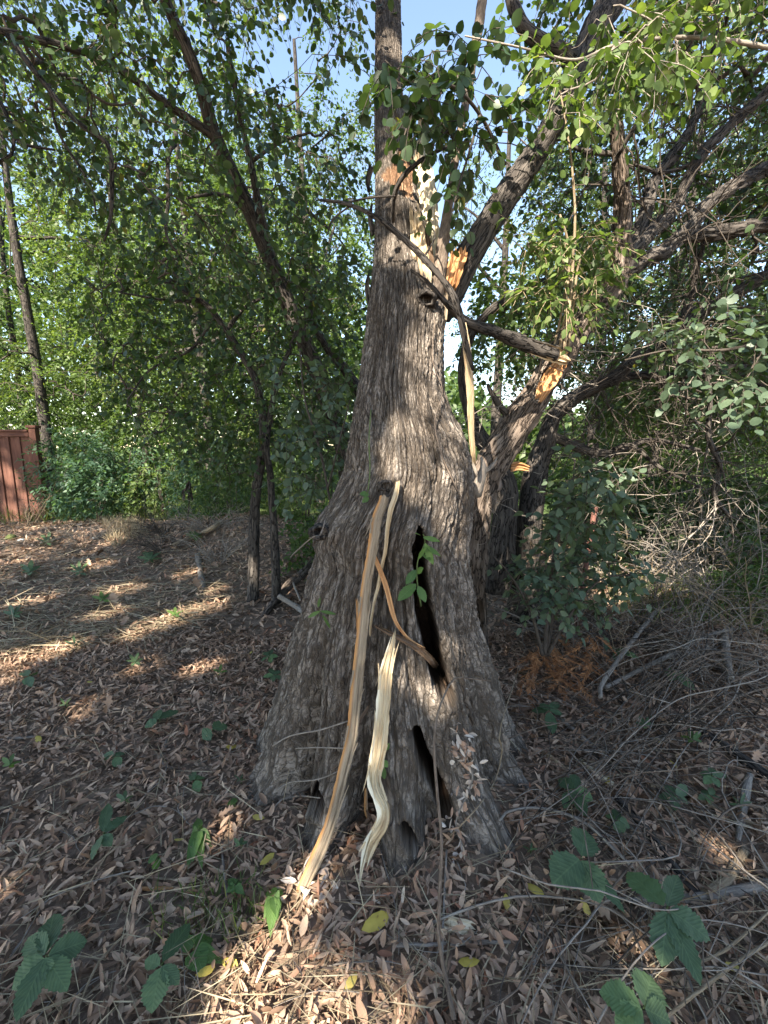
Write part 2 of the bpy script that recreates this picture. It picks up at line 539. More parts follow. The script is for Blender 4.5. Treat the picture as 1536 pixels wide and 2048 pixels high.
M_WOOD_GREY = wood_mat("weathered wood face", [(.3, (0.10, 0.075, 0.05)), (.5, (0.25, 0.195, 0.135)), (.75, (0.38, 0.3, 0.21))], bump=.9, edge=(0.44, 0.22, 0.08))
M_WOOD_ORANGE = wood_mat("orange torn wood", [(.3, (0.17, 0.075, 0.03)), (.48, (0.4, 0.2, 0.085)), (.7, (0.56, 0.34, 0.17))])
M_WOOD_ROT = wood_mat("dark torn wood", [(.2, (0.05, 0.035, 0.025)), (.5, (0.13, 0.085, 0.055)), (.8, (0.24, 0.16, 0.1))])

# ------------------------------------------------------------------ words for where a small thing lies
MARKS = [(590, 1815, "the longest sliver's foot"), (717, 1788, "the white splintered piece"), (580, 1610, "the left root"), (980, 1750, "the right root"), (900, 1960, "the bare sapling's foot"), (1333, 1817, "the largest creeper leaf"),
         (1162, 1716, "the four-leaflet creeper"), (1287, 2016, "the creeper cut by the bottom edge"), (1148, 1579, "the five-leaflet creeper"), (1130, 1350, "the dead cedar sprig"), (92, 1912, "the lower left corner plant"),
         (322, 1930, "the long-leaved dark plant"), (388, 1700, "the heart-leaved vine"), (206, 1668, "the thin dark creeper"), (316, 1440, "the dark creeper at left"), (424, 1460, "the pair of rounded leaves"), (548, 1350, "the pale five-fingered plant"),
         (228, 1514, "the little left plant"), (58, 1352, "the far left seedling"), (915, 1850, "the rotten wood scrap"), (920, 1886, "the level grey stick"), (1460, 1785, "the long grey branch"), (1300, 1660, "the thick slanting branch"),
         (1424, 1552, "the upright creeper leaf"), (1450, 1320, "the grey stub"), (1320, 1225, "the forked dead twig"), (780, 1855, "the big yellow leaf"), (1070, 1890, "the curved brown stem"), (1420, 1960, "the corner straw stems"),
         (640, 2030, "the bottom edge's middle"), (1100, 2040, "the bottom edge right of centre"), (60, 1640, "the left edge"), (1510, 1450, "the right edge"), (250, 2030, "the bottom edge at left"), (1090, 1250, "the grey-leaved shrub's foot"),
         (500, 1190, "the twin stems"), (120, 1760, "the white leaf at left"), (1240, 1300, "the dim creeper leaves"), (640, 1900, "the lit patch of litter"), (1490, 1700, "the tan bent stick")]
def where(p):
    x, y, _ = proj(np.asarray(p)); x, y = float(x), float(y)
    k = min(range(len(MARKS)), key=lambda i: (MARKS[i][0] - x) ** 2 + (MARKS[i][1] - y) ** 2)
    dx, dy = x - MARKS[k][0], y - MARKS[k][1]
    if abs(dx) < 30 and abs(dy) < 25: return "touching " + MARKS[k][2]
    if abs(dx) > abs(dy): return ("right of " if dx > 0 else "left of ") + MARKS[k][2]
    return ("in front of " if dy > 0 else "behind ") + MARKS[k][2]

# ------------------------------------------------------------------ the ground
def ground_material():
    m, nt, out = new_mat("forest floor")
    L = nt.links
    g = nd(nt, "ShaderNodeNewGeometry")
    n1 = nd(nt, "ShaderNodeTexVoronoi", in_Scale=26.0, feature='F1'); L.new(g.outputs['Position'], n1.inputs['Vector'])
    n2 = nd(nt, "ShaderNodeTexNoise", in_Scale=14.0, in_Detail=8.0, in_Roughness=0.7); L.new(g.outputs['Position'], n2.inputs['Vector'])
    n3 = nd(nt, "ShaderNodeTexNoise", in_Scale=0.5, in_Detail=3.0); L.new(g.outputs['Position'], n3.inputs['Vector'])
    hs = nd(nt, "ShaderNodeSeparateColor"); L.new(n1.outputs['Color'], hs.inputs[0])
    c1 = ramp(nt, hs.outputs[0], [(0, (0.10, 0.07, 0.05)), (.5, (0.19, 0.135, 0.1)), (1, (0.3, 0.22, 0.16))])
    c2 = ramp(nt, n2.outputs['Fac'], [(.3, (0.08, 0.058, 0.042)), (.7, (0.22, 0.16, 0.12))])
    c = mixc(nt, 0.5, c1, c2)
    sp = nd(nt, "ShaderNodeSeparateXYZ"); L.new(g.outputs['Position'], sp.inputs[0])
    gy = nd(nt, "ShaderNodeMapRange", in_1=7.5, in_2=9.5); L.new(sp.outputs[1], gy.inputs[0])
    gm = nd(nt, "ShaderNodeMath", operation='MULTIPLY'); L.new(gy.outputs[0], gm.inputs[0])
    L.new(ramp(nt, n3.outputs['Fac'], [(.25, (.5, .5, .5)), (.5, (1, 1, 1))]), gm.inputs[1])
    grass = ramp(nt, n2.outputs['Fac'], [(.3, (0.05, 0.09, 0.03)), (.7, (0.11, 0.17, 0.05))])
    c = mixc(nt, gm.outputs[0], c, grass)
    p = nd(nt, "ShaderNodeBsdfPrincipled", in_Roughness=0.95)
    p.inputs['Specular IOR Level'].default_value = 0.1
    L.new(c, p.inputs['Base Color'])
    b = nd(nt, "ShaderNodeBump", in_Strength=0.8, in_Distance=0.02)
    L.new(n2.outputs['Fac'], b.inputs['Height']); L.new(b.outputs[0], p.inputs['Normal'])
    L.new(p.outputs[0], out.inputs[0])
    return m

def axis(lim, fine, n_f, n_c):
    a = np.linspace(-fine, fine, n_f)
    b = fine * (lim / fine) ** (np.arange(1, n_c + 1) / n_c)
    return np.concatenate([-b[::-1], a, b])

gx = axis(160, 7, 190, 40)
gy = axis(160, 7, 190, 40) + 1.5
X, Y = np.meshgrid(gx, gy)
near = np.exp(-((X / 7) ** 2 + ((Y - 3) / 6) ** 2))
Z = terrain(X, Y) + near * (0.012 * pnoise(X * 7, Y * 7, 0.3) + 0.01 * pnoise(X * 16, Y * 16, 5.3))
nx = len(gx)
i = (np.arange(len(gy) - 1)[:, None] * nx + np.arange(nx - 1)[None]).reshape(-1)
gb = MB().add(np.stack([X, Y, Z], -1), None, np.stack([i, i + 1, i + nx + 1, i + nx], -1))
tag(gb.build("ground", ground_material()), "forest floor of brown earth and leaf litter", None, kind='structure')

# ------------------------------------------------------------------ the great broken tree
TR = np.array([  # py, left px, right px, Y of the axis
    (-330, 756, 792, 4.3), (-200, 753, 796, 4.0), (0, 751, 801, 3.5), (100, 750, 803, 3.25), (200, 749, 806, 3.0), (300, 750, 828, 2.78),
    (350, 752, 830, 2.68), (400, 752, 836, 2.58), (450, 750, 846, 2.48), (500, 748, 858, 2.4), (560, 744, 878, 2.31), (620, 738, 890, 2.22),
    (700, 730, 886, 2.13), (780, 718, 886, 2.06), (830, 710, 903, 2.03), (880, 703, 928, 2.0), (940, 693, 944, 1.98), (1000, 668, 945, 1.965),
    (1040, 640, 940, 1.955), (1075, 632, 934, 1.95), (1110, 638, 933, 1.94), (1150, 620, 937, 1.93), (1250, 591, 956, 1.92), (1350, 567, 984, 1.91),
    (1450, 544, 1002, 1.90), (1512, 528, 1018, 1.89), (1560, 512, 1036, 1.88), (1600, 500, 1050, 1.88)], float)
ROWS, COLS = 760, 620
py = np.linspace(-330, 1600, ROWS)
tl, tr_, ty = [np.interp(py, TR[:, 0], TR[:, k]) for k in (1, 2, 3)]
ker = np.exp(-np.linspace(-2, 2, 17) ** 2); ker /= ker.sum()
sm = lambda a: np.convolve(np.pad(a, 8, 'edge'), ker, 'valid')
tl, tr_, ty = sm(tl), sm(tr_), sm(ty)
ax = W((tl + tr_) / 2, py, ty)
dep = depth_of(ax)
ha = (tr_ - tl) / 2 * dep / FPX
zz = ax[:, 2]
blo = sstep(1.0, 0.0, zz)
hb = ha * (0.95 - 0.07 * blo)
ratio = np.sqrt(np.clip(1 - (hb / np.maximum(dep, 1)) ** 2, 0.5, 1))
ha = ha * ratio
# more columns on the side that faces the viewer
tt = np.linspace(0, 1, COLS, endpoint=False)
th = (tt - 0.5) * 2 * np.pi
th = th - 0.45 * np.sin(th)                       # theta 0 faces -Y, positive towards +X
TH, ZZ = np.meshgrid(th, zz)
HA, HB = np.repeat(ha[:, None], COLS, 1), np.repeat(hb[:, None], COLS, 1)
st, ct = np.sin(TH), np.cos(TH)
mod = np.ones_like(TH)
adeg = np.degrees(TH)
def ridge(deg, w, a_low, a_high, lean=0.0, zl=0.22, zh=0.75):
    c = deg + lean * ZZ
    d = (adeg - c + 180) % 360 - 180
    zc = np.maximum(ZZ, -0.02)
    return np.exp(-(d / w) ** 2) * (a_low * np.exp(-zc / zl) + a_high * np.exp(-zc / zh))
for (dg, w, al, ah, ln) in [(-62, 17, .13, .06, 0), (-24, 11, .14, .08, 4), (4, 9, .24, .09, 0), (34, 12, .34, .08, -6), (66, 10, .10, .05, 0),
                            (92, 12, .20, .03, 0), (-98, 14, .12, .05, 0), (135, 18, .2, .06, 0), (180, 18, .2, .06, 0), (-140, 18, .2, .06, 0)]:
    mod += ridge(dg, w, al, ah, ln)
for (dg, w, al, ah, ln) in [(-42, 6, -.34, -.14, 2), (-9, 6, -.28, -.22, 3), (18, 5, -.12, -.07, 0), (52, 6, -.14, -.10, 0), (78, 6, -.10, -.06, 0)]:
    mod += ridge(dg, w, al, ah, ln, 0.35, 0.8)
c_, s_ = np.cos(TH), np.sin(TH)
mod += 0.05 * pnoise(s_ * 1.3, c_ * 1.3, ZZ * 1.6) + 0.025 * pnoise(s_ * 3.2, c_ * 3.2, ZZ * 3.1 + 4) + 0.02 * sstep(2.6, 1.2, ZZ) * pnoise(s_ * 6, c_ * 6, ZZ * 1.2 + 9)
RX, RY = HA * mod, HB * mod
PX = ax[:, 0][:, None] + st * RX
PY = ax[:, 1][:, None] - ct * RY
PZ = ZZ.copy()

def inside_dist(px, pyy, poly):
    """Signed distance in pixels to a polygon, positive inside."""
    poly = np.asarray(poly, float)
    ins = np.zeros(px.shape, bool)
    dmin = np.full(px.shape, 1e9)
    n = len(poly)
    for k in range(n):
        (x1, y1), (x2, y2) = poly[k], poly[(k + 1) % n]
        cr = (y1 > pyy) != (y2 > pyy)
        with np.errstate(divide='ignore', invalid='ignore'):
            xi = (x2 - x1) * (pyy - y1) / (y2 - y1 + 1e-12) + x1
        ins ^= cr & (px < xi)
        ex, ey = x2 - x1, y2 - y1
        t = np.clip(((px - x1) * ex + (pyy - y1) * ey) / (ex * ex + ey * ey), 0, 1)
        dmin = np.minimum(dmin, np.hypot(px - x1 - t * ex, pyy - y1 - t * ey))
    return np.where(ins, dmin, -dmin)

H1 = [(836, 1052), (845, 1062), (851, 1090), (854, 1162), (864, 1221), (877, 1276), (896, 1354), (904, 1393), (898, 1408), (885, 1404), (864, 1372), (844, 1282), (832, 1221), (826, 1143), (824, 1092)]
H2 = [(820, 1459), (827, 1452), (838, 1455), (851, 1495), (864, 1526), (877, 1549), (904, 1604), (910, 1650), (884, 1652), (875, 1612), (862, 1573), (840, 1533), (829, 1495)]
H3 = [(634, 1566), (652, 1602), (650, 1632), (612, 1622)]
H4 = [(797, 1650), (812, 1640), (836, 1690), (826, 1704), (808, 1690)]
qx, qy, qd = proj(np.stack([PX, PY, PZ], -1))
frontm = (np.abs(adeg) < 88)
hol = np.zeros_like(PX)
lip = np.zeros_like(PX)
wob = 3.0 * pnoise(qx * 0.05, qy * 0.05, 2.2)
for poly, dpt in ((H1, .34), (H2, .34), (H3, .16), (H4, .14)):
    sd = np.where(frontm, inside_dist(qx, qy, poly), -999) + wob
    hol = np.maximum(hol, sstep(-2.5, 4.5, sd) * dpt)
    lip = np.maximum(lip, np.exp(-((sd + 9) / 9.0) ** 2) * (sd < 3))
# bark: long interlacing furrows between flat ridges
R0 = 0.30
wx = 0.35 * pnoise(s_ * 3, c_ * 3, ZZ * 2.5) 
bx, by = s_ * R0, c_ * R0
def furrow(f, fz, o):
    v = pnoise(bx * f + wx + o, by * f + wx, ZZ * fz + o * 2)
    return sstep(0.0, 0.22, np.abs(v))
fur = 0.62 * furrow(30, 4.4, 0.0) + 0.38 * furrow(58, 12.0, 5.7)
fur = fur * (0.8 + 0.35 * pnoise(bx * 110, by * 110, ZZ * 42)) 
amp = 0.0145 * np.clip(HA / 0.2, 0.45, 1.25)
disp = amp * 1.15 * (furrow(17, 1.1, 9.1) - .7) * sstep(3.0, 1.6, ZZ) + amp * (fur - 0.6) + 0.0035 * pnoise(bx * 130, by * 130, ZZ * 36) + 0.016 * lip
# torn places where the bark and sapwood are gone
WOODP = [(806, 272), (824, 300), (832, 345), (824, 395), (806, 385), (782, 372), (768, 352), (788, 322)]
wsd = np.where(frontm, inside_dist(qx, qy, WOODP), -999) + 9 * pnoise(qx * .06, qy * .05, .4) + 7 * pnoise(qx * .22, qy * .03, .4)
wood = sstep(-3, 3, wsd) * 0.95
disp = disp - wood * 0.012 + wood * 0.006 * pnoise(bx * 90, by * 90, ZZ * 3)
inw = -hol + disp
nxv, nyv = st / np.maximum(HA, .05), -ct / np.maximum(HB, .05)
nl = np.hypot(nxv, nyv); nxv, nyv = nxv / nl, nyv / nl
PX += nxv * disp; PY += nyv * disp
# hollows go in towards the heart of the trunk
hx, hy = -0.10 * st + 0 * PX, 1.0 + 0 * PY
hl = np.hypot(hx, hy) + 1e-6
hk = hol / hl
PX += hx * hk; PY += hy * hk
PZ += np.where(hol > 0.01, 0.01 * pnoise(PX * 30, PY * 30, PZ * 8), 0)

def trunk_material():
    m, nt, out = new_mat("furrowed bark")
    L = nt.links
    bk = attr(nt, "bk").outputs['Vector']
    r = attr(nt, "rnd"); wd = attr(nt, "bare"); ho = attr(nt, "hollow")
    def noise(scale, detail, rough=.65):
        n = nd(nt, "ShaderNodeTexNoise", in_Scale=1.0, in_Detail=detail, in_Roughness=rough)
        L.new(vmul(nt, bk, scale), n.inputs['Vector'])
        return n.outputs['Fac']
    n1 = noise((95, 95, 22), 6, .7)
    n2 = noise((7, 7, 3.5), 5)
    n3 = noise((190, 190, 120), 4)
    n5 = noise((32, 32, 5), 3)
    n4 = noise((120, 120, 5), 4)
    ck1 = cracks(nt, bk, (40, 40, 5.5), .06, 4.0, .25)
    ck2 = cracks(nt, bk, (85, 85, 20), .045, 3.0, .5)
    ck3 = cracks(nt, bk, (60, 60, 45), .03, 3.0)
    plate = ramp(nt, n5, [(.3, (0.168, 0.14, 0.116)), (.5, (0.218, 0.186, 0.158)), (.68, (0.285, 0.25, 0.217))])
    fine = ramp(nt, n1, [(.3, (0.58, 0.56, 0.54)), (.5, (.92, .92, .92)), (.72, (1.25, 1.24, 1.22))])
    c = mixc(nt, 0.85, plate, fine, 'MULTIPLY')
    c = mixc(nt, 1.0, c, ramp(nt, n2, [(.32, (0.66, 0.62, 0.58)), (.5, (1, 1, 1)), (.66, (1.22, 1.2, 1.18))]), 'MULTIPLY')
    c = mixc(nt, ramp(nt, n3, [(.6, (0, 0, 0)), (.7, (.6, .6, .6))]), c, (0.4, 0.385, 0.35))
    c = mixc(nt, 1.0, c, ramp(nt, r.outputs['Fac'], [(.0, (.5, .46, .43)), (.6, (1, 1, 1)), (1, (1.1, 1.1, 1.1))]), 'MULTIPLY')
    fis = math2(nt, 'MULTIPLY', ck1, math2(nt, 'ADD', math2(nt, 'MULTIPLY', ck2, .55), .45))
    fis = math2(nt, 'MULTIPLY', fis, math2(nt, 'ADD', math2(nt, 'MULTIPLY', ck3, .35), .65))
    c = mixc(nt, fis, (0.07, 0.057, 0.046), c)
    wc = ramp(nt, n4, [(.35, (0.1, 0.055, 0.03)), (.5, (0.27, 0.15, 0.085)), (.68, (0.42, 0.28, 0.18))])
    c = mixc(nt, wd.outputs['Fac'], c, wc)
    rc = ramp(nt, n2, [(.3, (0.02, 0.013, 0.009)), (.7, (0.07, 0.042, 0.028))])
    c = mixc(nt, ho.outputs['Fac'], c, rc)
    p = nd(nt, "ShaderNodeBsdfPrincipled", in_Roughness=0.92)
    p.inputs['Specular IOR Level'].default_value = 0.15
    L.new(c, p.inputs['Base Color'])
    h = math2(nt, 'ADD', math2(nt, 'MULTIPLY', fis, .7), math2(nt, 'MULTIPLY', n1, .5))
    b = nd(nt, "ShaderNodeBump", in_Strength=1.0, in_Distance=0.014)
    L.new(h, b.inputs['Height']); L.new(b.outputs[0], p.inputs['Normal'])
    L.new(p.outputs[0], out.inputs[0])
    return m

M_TRUNK = trunk_material()
TRUNK_V = np.stack([PX, PY, PZ], -1)
ii = np.arange(ROWS - 1)[:, None] * COLS
jj = np.arange(COLS)[None]; j2 = (jj + 1) % COLS
Q = np.stack([ii + jj, ii + COLS + jj, ii + COLS + j2, ii + j2], -1).reshape(-1, 4)[:, ::-1]
tb = MB().add(TRUNK_V, [(COLS * 0 + k, COLS * 0 + (k + 1) % COLS, ROWS * COLS) for k in range(COLS)], Q, 0.5)
# closing vertex for the top
tb = MB()
Vall = np.concatenate([TRUNK_V.reshape(-1, 3), [[ax[0, 0], ax[0, 1], ax[0, 2] + 0.05]]])
rall = np.concatenate([np.clip(fur, 0, 1).reshape(-1), [0.5]])
ball = np.concatenate([np.stack([bx, by, ZZ], -1).reshape(-1, 3), [[0, 0, 0]]])
tb.add(Vall, [(k, (k + 1) % COLS, ROWS * COLS) for k in range(COLS)], Q, rall, ball)
TREE_BASE = np.array([0.02, 1.88, 0.0])
tree = empty("broken_tree", TREE_BASE, "huge furrowed grey tree with a flared hollow base and a splintered top, in the middle", "tree")
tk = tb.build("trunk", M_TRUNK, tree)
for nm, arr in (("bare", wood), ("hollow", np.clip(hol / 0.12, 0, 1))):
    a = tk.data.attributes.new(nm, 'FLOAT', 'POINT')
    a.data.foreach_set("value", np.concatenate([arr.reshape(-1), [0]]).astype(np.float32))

# depth of the front of the trunk on a coarse pixel grid, to lay things against it
GW = 6
_zx, _zy, _zd = proj(TRUNK_V)
_zbuf = np.full((420, 320), 99.0)
_ok = (np.abs(adeg) < 100) & (hol < 0.02)
_ix = np.clip((_zx / GW).astype(int), 0, 319); _iy = np.clip((_zy / GW).astype(int), 0, 419)
sel = _ok & (_zy > 0)
np.minimum.at(_zbuf, (_iy[sel], _ix[sel]), TRUNK_V[..., 1][sel])

def hitY(px, py):
    """Y of the first thing (trunk or ground) seen at a pixel; hollows count as closed."""
    g = G(px, py)[1] if py > 930 else 99
    a, b = int(py / GW), int(px / GW)
    win = _zbuf[max(0, a - 1):a + 2, max(0, b - 1):b + 2]
    t = win.min()
    return min(g, t)

def against(px, py, gap=0.01):
    y = hitY(px, py)
    p = W(px, py, y)
    d = norm(EYE - p)
    return p + d * gap

# limbs, snags and splinters of the broken tree
def limb(parent, name, rows, mat, n=14, rough=0.1, fine=0.0, step=0.04, extra=()):
    P, R = pxpath(rows, step)
    mb = MB()
    tube(mb, P, R, n, rough, RNG.uniform(), fine)
    for e in extra:
        P2, R2 = pxpath(e, step)
        tube(mb, P2, R2, max(6, n - 4), rough, RNG.uniform(), fine)
    o = mb.build(name, mat, parent)
    return P, R, o

def splinter(parent, name, rows, mat, thick=0.02, cols=9, jag0=0.02, jag1=0.12, rough=0.004, face=None, step=0.025, edge=True, curve=0.0, base=None, pts=None):
    """A torn sliver of wood: a ribbon with fibres along it, ragged ends and real thickness."""
    if pts is None:
        P, R = pxpath(rows, step)
    else:
        P, R = pts
    T = norm(np.gradient(P, axis=0))
    f = norm(EYE - P) if face is None else np.broadcast_to(norm(np.asarray(face, float)), P.shape)
    S = norm(np.cross(T, f)); Nn = norm(np.cross(S, T))
    s = np.concatenate([[0], np.cumsum(np.linalg.norm(np.diff(P, axis=0), axis=1))])
    m = len(P)
    u = np.linspace(-1, 1, cols)
    j0 = RNG.uniform(0, jag0, cols); j1 = RNG.uniform(0, jag1, cols)
    groove = RNG.uniform(-1, 1, cols) * rough * 1.4
    sd = RNG.uniform(0, 30)
    Fv = np.zeros((m, cols, 3)); Bv = np.zeros((m, cols, 3)); bk = np.zeros((m, cols, 3))
    for k in range(cols):
        sk = j0[k] + (s[-1] - j0[k] - j1[k]) * (s / s[-1])
        cen = np.stack([np.interp(sk, s, P[:, d]) for d in range(3)], -1)
        side = np.stack([np.interp(sk, s, S[:, d]) for d in range(3)], -1)
        nn = np.stack([np.interp(sk, s, Nn[:, d]) for d in range(3)], -1)
        rr = np.interp(sk, s, R) * (1 + 0.1 * pnoise(sk * 9, u[k] * 2, sd) + (0.16 if abs(u[k]) > .9 else 0.05) * pnoise(sk * 55, u[k] * 9, sd))
        wv = groove[k] + rough * pnoise(sk * 14, u[k] * 5, sd) + .5 * rough * pnoise(sk * 60, u[k] * 11, sd) - curve * u[k] ** 2
        Fv[:, k] = cen + side * (rr * u[k])[:, None] + nn * wv[:, None]
        Bv[:, k] = cen + side * (rr * u[k] * 0.85)[:, None] - nn * (thick * (1 - 0.5 * u[k] ** 2) - wv)[:, None]
        bk[:, k] = np.stack([np.full(m, u[k] * float(R.mean()) + 3), np.full(m, groove[k]), sk], -1)
    mb = MB()
    V = np.concatenate([Fv.reshape(-1, 3), Bv.reshape(-1, 3)])
    o2 = m * cols
    a = (np.arange(m - 1)[:, None] * cols + np.arange(cols - 1)[None]).reshape(-1)
    q1 = np.stack([a, a + cols, a + cols + 1, a + 1], -1)
    q2 = np.stack([a, a + 1, a + cols + 1, a + cols], -1) + o2
    r = np.arange(m - 1) * cols
    e1 = np.stack([r, r + o2, r + cols + o2, r + cols], -1)
    r = r + cols - 1
    e2 = np.stack([r, r + cols, r + cols + o2, r + o2], -1)
    c = np.arange(cols - 1)
    e3 = np.stack([c, c + 1, c + 1 + o2, c + o2], -1)
    c = c + (m - 1) * cols
    e4 = np.stack([c, c + o2, c + 1 + o2, c + 1], -1)
    ed = np.zeros((m, cols)); 
    if edge: ed[:, -1] = 1; ed[:, -2] = 0.9; ed[:, -3] = .3
    ed2 = np.full((m, cols), 0.8 if edge else 0.0)
    mb.add(V, None, np.concatenate([q1, q2, e1, e2, e3, e4]), np.concatenate([ed.reshape(-1), ed2.reshape(-1)]), np.concatenate([bk.reshape(-1, 3)] * 2))
    return mb.build(name, mat, parent, base, smooth=False)

limb(tree, "limb", [(878, 640, 2.3, 40), (890, 596, 2.28, 62), (918, 545, 2.28, 58), (952, 488, 2.32, 53), (1002, 408, 2.42, 50), (1060, 325, 2.52, 46), (1110, 240, 2.62, 44),
                    (1160, 130, 2.72, 46), (1192, 55, 2.82, 50), (1240, -30, 2.95, 54), (1300, -160, 3.2, 52)], M_LIMB, 28, 0.10, 0.008, 0.025)
limb(tree, "limb", [(1152, 128, 2.72, 34), (1120, 104, 2.7, 30), (1085, 85, 2.7, 28), (1052, 62, 2.72, 26), (1034, 28, 2.75, 25), (1022, -10, 2.8, 24), (1010, -110, 2.9, 18)], M_LIMB, 14, 0.1)
limb(tree, "dead_snag", [(866, 610, 2.18, 34), (876, 560, 2.2, 32), (884, 510, 2.22, 26), (893, 440, 2.26, 19), (903, 370, 2.32, 17), (915, 295, 2.38, 15), (929, 220, 2.44, 15),
                    (946, 120, 2.55, 18), (962, 20, 2.66, 20), (975, -80, 2.8, 15)], M_BROWNTWIG, 16, 0.16, 0.004, 0.025)
splinter(tree, "splinter", [(874, 575, 2.34, 22), (868, 500, 2.4, 24), (862, 440, 2.46, 30), (856, 390, 2.52, 36), (848, 345, 2.58, 36), (840, 305, 2.66, 30), (833, 262, 2.76, 14)], M_WOOD_WHITE,
         0.035, 11, 0.03, 0.14, 0.005, edge=False, curve=0.02)
splinter(tree, "splinter", [(846, 612, 2.12, 40), (842, 540, 2.16, 38), (836, 480, 2.22, 30), (830, 430, 2.3, 22), (826, 400, 2.36, 12)], M_WOOD_PALE, 0.04, 9, 0.02, 0.14, 0.006, edge=False)
splinter(tree, "splinter", [(866, 600, 2.15, 24), (858, 540, 2.2, 26), (852, 490, 2.26, 20), (849, 440, 2.34, 12)], M_WOOD_ROT, 0.03, 8, 0.02, 0.12, 0.006, edge=False)
splinter(tree, "splinter", [(903, 575, 2.16, 22), (910, 540, 2.18, 31), (916, 512, 2.2, 36), (921, 488, 2.21, 32)], M_WOOD_ORANGE, 0.05, 12, 0.02, 0.05, 0.01, edge=False)
splinter(tree, "splinter", [(838, 330, 2.62, 18), (842, 280, 2.7, 17), (843, 235, 2.8, 12), (846, 190, 2.9, 6)], M_WOOD_PALE, 0.03, 8, 0.02, 0.16, 0.008, edge=False)
splinter(tree, "splinter", [(872, 790, 2.0, 20), (868, 740, 2.02, 18), (870, 690, 2.05, 14), (874, 640, 2.1, 10)], M_WOOD_ROT, 0.02, 7, 0.02, 0.08, 0.004, edge=False)
splinter(tree, "splinter", [(884, 800, 2.06, 10), (880, 700, 2.1, 12), (888, 620, 2.16, 14), (890, 570, 2.22, 10)], M_WOOD_GREY, 0.02, 6, 0.02, 0.08, 0.004, edge=False)
# ragged bark teeth down the left side of the upper trunk
for (x0, y0, y1, w) in ((748, 470, 400, 12), (744, 330, 395, 12), (742, 610, 540, 12)):
    yy = float(np.interp(y0, TR[:, 0], TR[:, 3]))
    splinter(tree, "bark_flake", [(x0, y0, yy, w), (x0 - 8, (y0 + y1) / 2, yy, w * .8), (x0 - 4, y1, yy, w * .4)], M_LIMB, 0.02, 5, 0.01, 0.05, 0.006, edge=False)

# knot hole: raised collar round a dark broken stub
def knot(parent, px, py, Y, rpx, mat, aspect=0.75, name="knot_hole"):
    c = W(px, py, Y)
    r = rpx * depth_of(c) / FPX
    f = norm(EYE - c); side = norm(np.cross(f, [0, 0, 1])); up = np.cross(side, f)
    mb = MB()
    n, prof = 28, [(1.45, -.55), (1.3, .1), (1.12, .42), (.92, .5), (.76, .3), (.66, -.35), (.45, -.9), (.15, -1.2)]
    a = np.arange(n) / n * 2 * np.pi
    V = []
    for (q, h) in prof:
        k = q * r * (1 + .2 * pnoise(np.cos(a) * 1.6 + q * .6 + px, np.sin(a) * 1.6, h * .5 + 3.0) + .12 * pnoise(np.cos(a) * 5, np.sin(a) * 5, q * 4 + px))
        V.append(c + side * (np.cos(a) * k)[:, None] + up * (np.sin(a) * k * aspect)[:, None] + f * (h * r * (1 + .4 * np.sin(a)))[:, None])
    V = np.concatenate(V)
    m = len(prof)
    i = (np.arange(m - 1)[:, None] * n + np.arange(n)[None])
    i2 = (np.arange(m - 1)[:, None] * n + (np.arange(n)[None] + 1) % n)
    Q = np.stack([i, i2, i2 + n, i + n], -1).reshape(-1, 4)
    T = [((m - 1) * n + k, (m - 1) * n + (k + 1) % n, m * n) for k in range(n)]
    V = np.concatenate([V, [c - f * 1.25 * r]])
    mb.add(V, T, Q, 0.4)
    return mb.build(name, mat, parent)
knot(tree, 853, 598, hitY(853, 598) - 0.004, 16, M_LIMB, 0.8)
knot(tree, 772, 972, hitY(772, 972) + 0.012, 12, M_LIMB)
knot(tree, 640, 1065, hitY(655, 1065) + 0.02, 16, M_LIMB)

# ------------------------------------------------------------------ growing crowns
def sample_poly(poly, n, gaps=(), Y=(3, 5), bias=1.0, tries=60):
    poly = np.asarray(poly, float)
    out = []
    lo, hi = poly.min(0), poly.max(0)
    tot = 0
    while tot < n and tries:
        tries -= 1
        p = RNG.uniform(lo, hi, (n * 3, 2))
        ok = inside_dist(p[:, 0], p[:, 1], poly) > 0
        for (cx, cy, rx, ry, keep) in gaps:
            ing = ((p[:, 0] - cx) / rx) ** 2 + ((p[:, 1] - cy) / ry) ** 2 < 1
            ok &= ~(ing & (RNG.uniform(size=len(p)) > keep))
        p = p[ok]
        out.append(p); tot += len(p)
    p = np.concatenate(out)[:n]
    y = Y[0] + (Y[1] - Y[0]) * RNG.uniform(size=len(p)) ** bias
    return W(p[:, 0], p[:, 1], y)

SKY = [(560, 100, 75, 90, .12), (650, 170, 60, 60, .35), (700, 60, 45, 90, .4), (850, 60, 55, 110, .22), (880, 430, 45, 100, .1), (1010, 270, 65, 160, .42), (1075, 80, 50, 60, .4), (960, 120, 55, 100, .45),
       (60, 600, 75, 70, .25), (10, 420, 40, 160, .3), (835, 300, 22, 130, .1), (1000, 790, 80, 70, .12), (1110, 790, 70, 60, .15), (1160, 860, 60, 50, .15), (1290, 500, 40, 40, .2), (905, 650, 26, 80, .15), (890, 760, 24, 50, .2)]

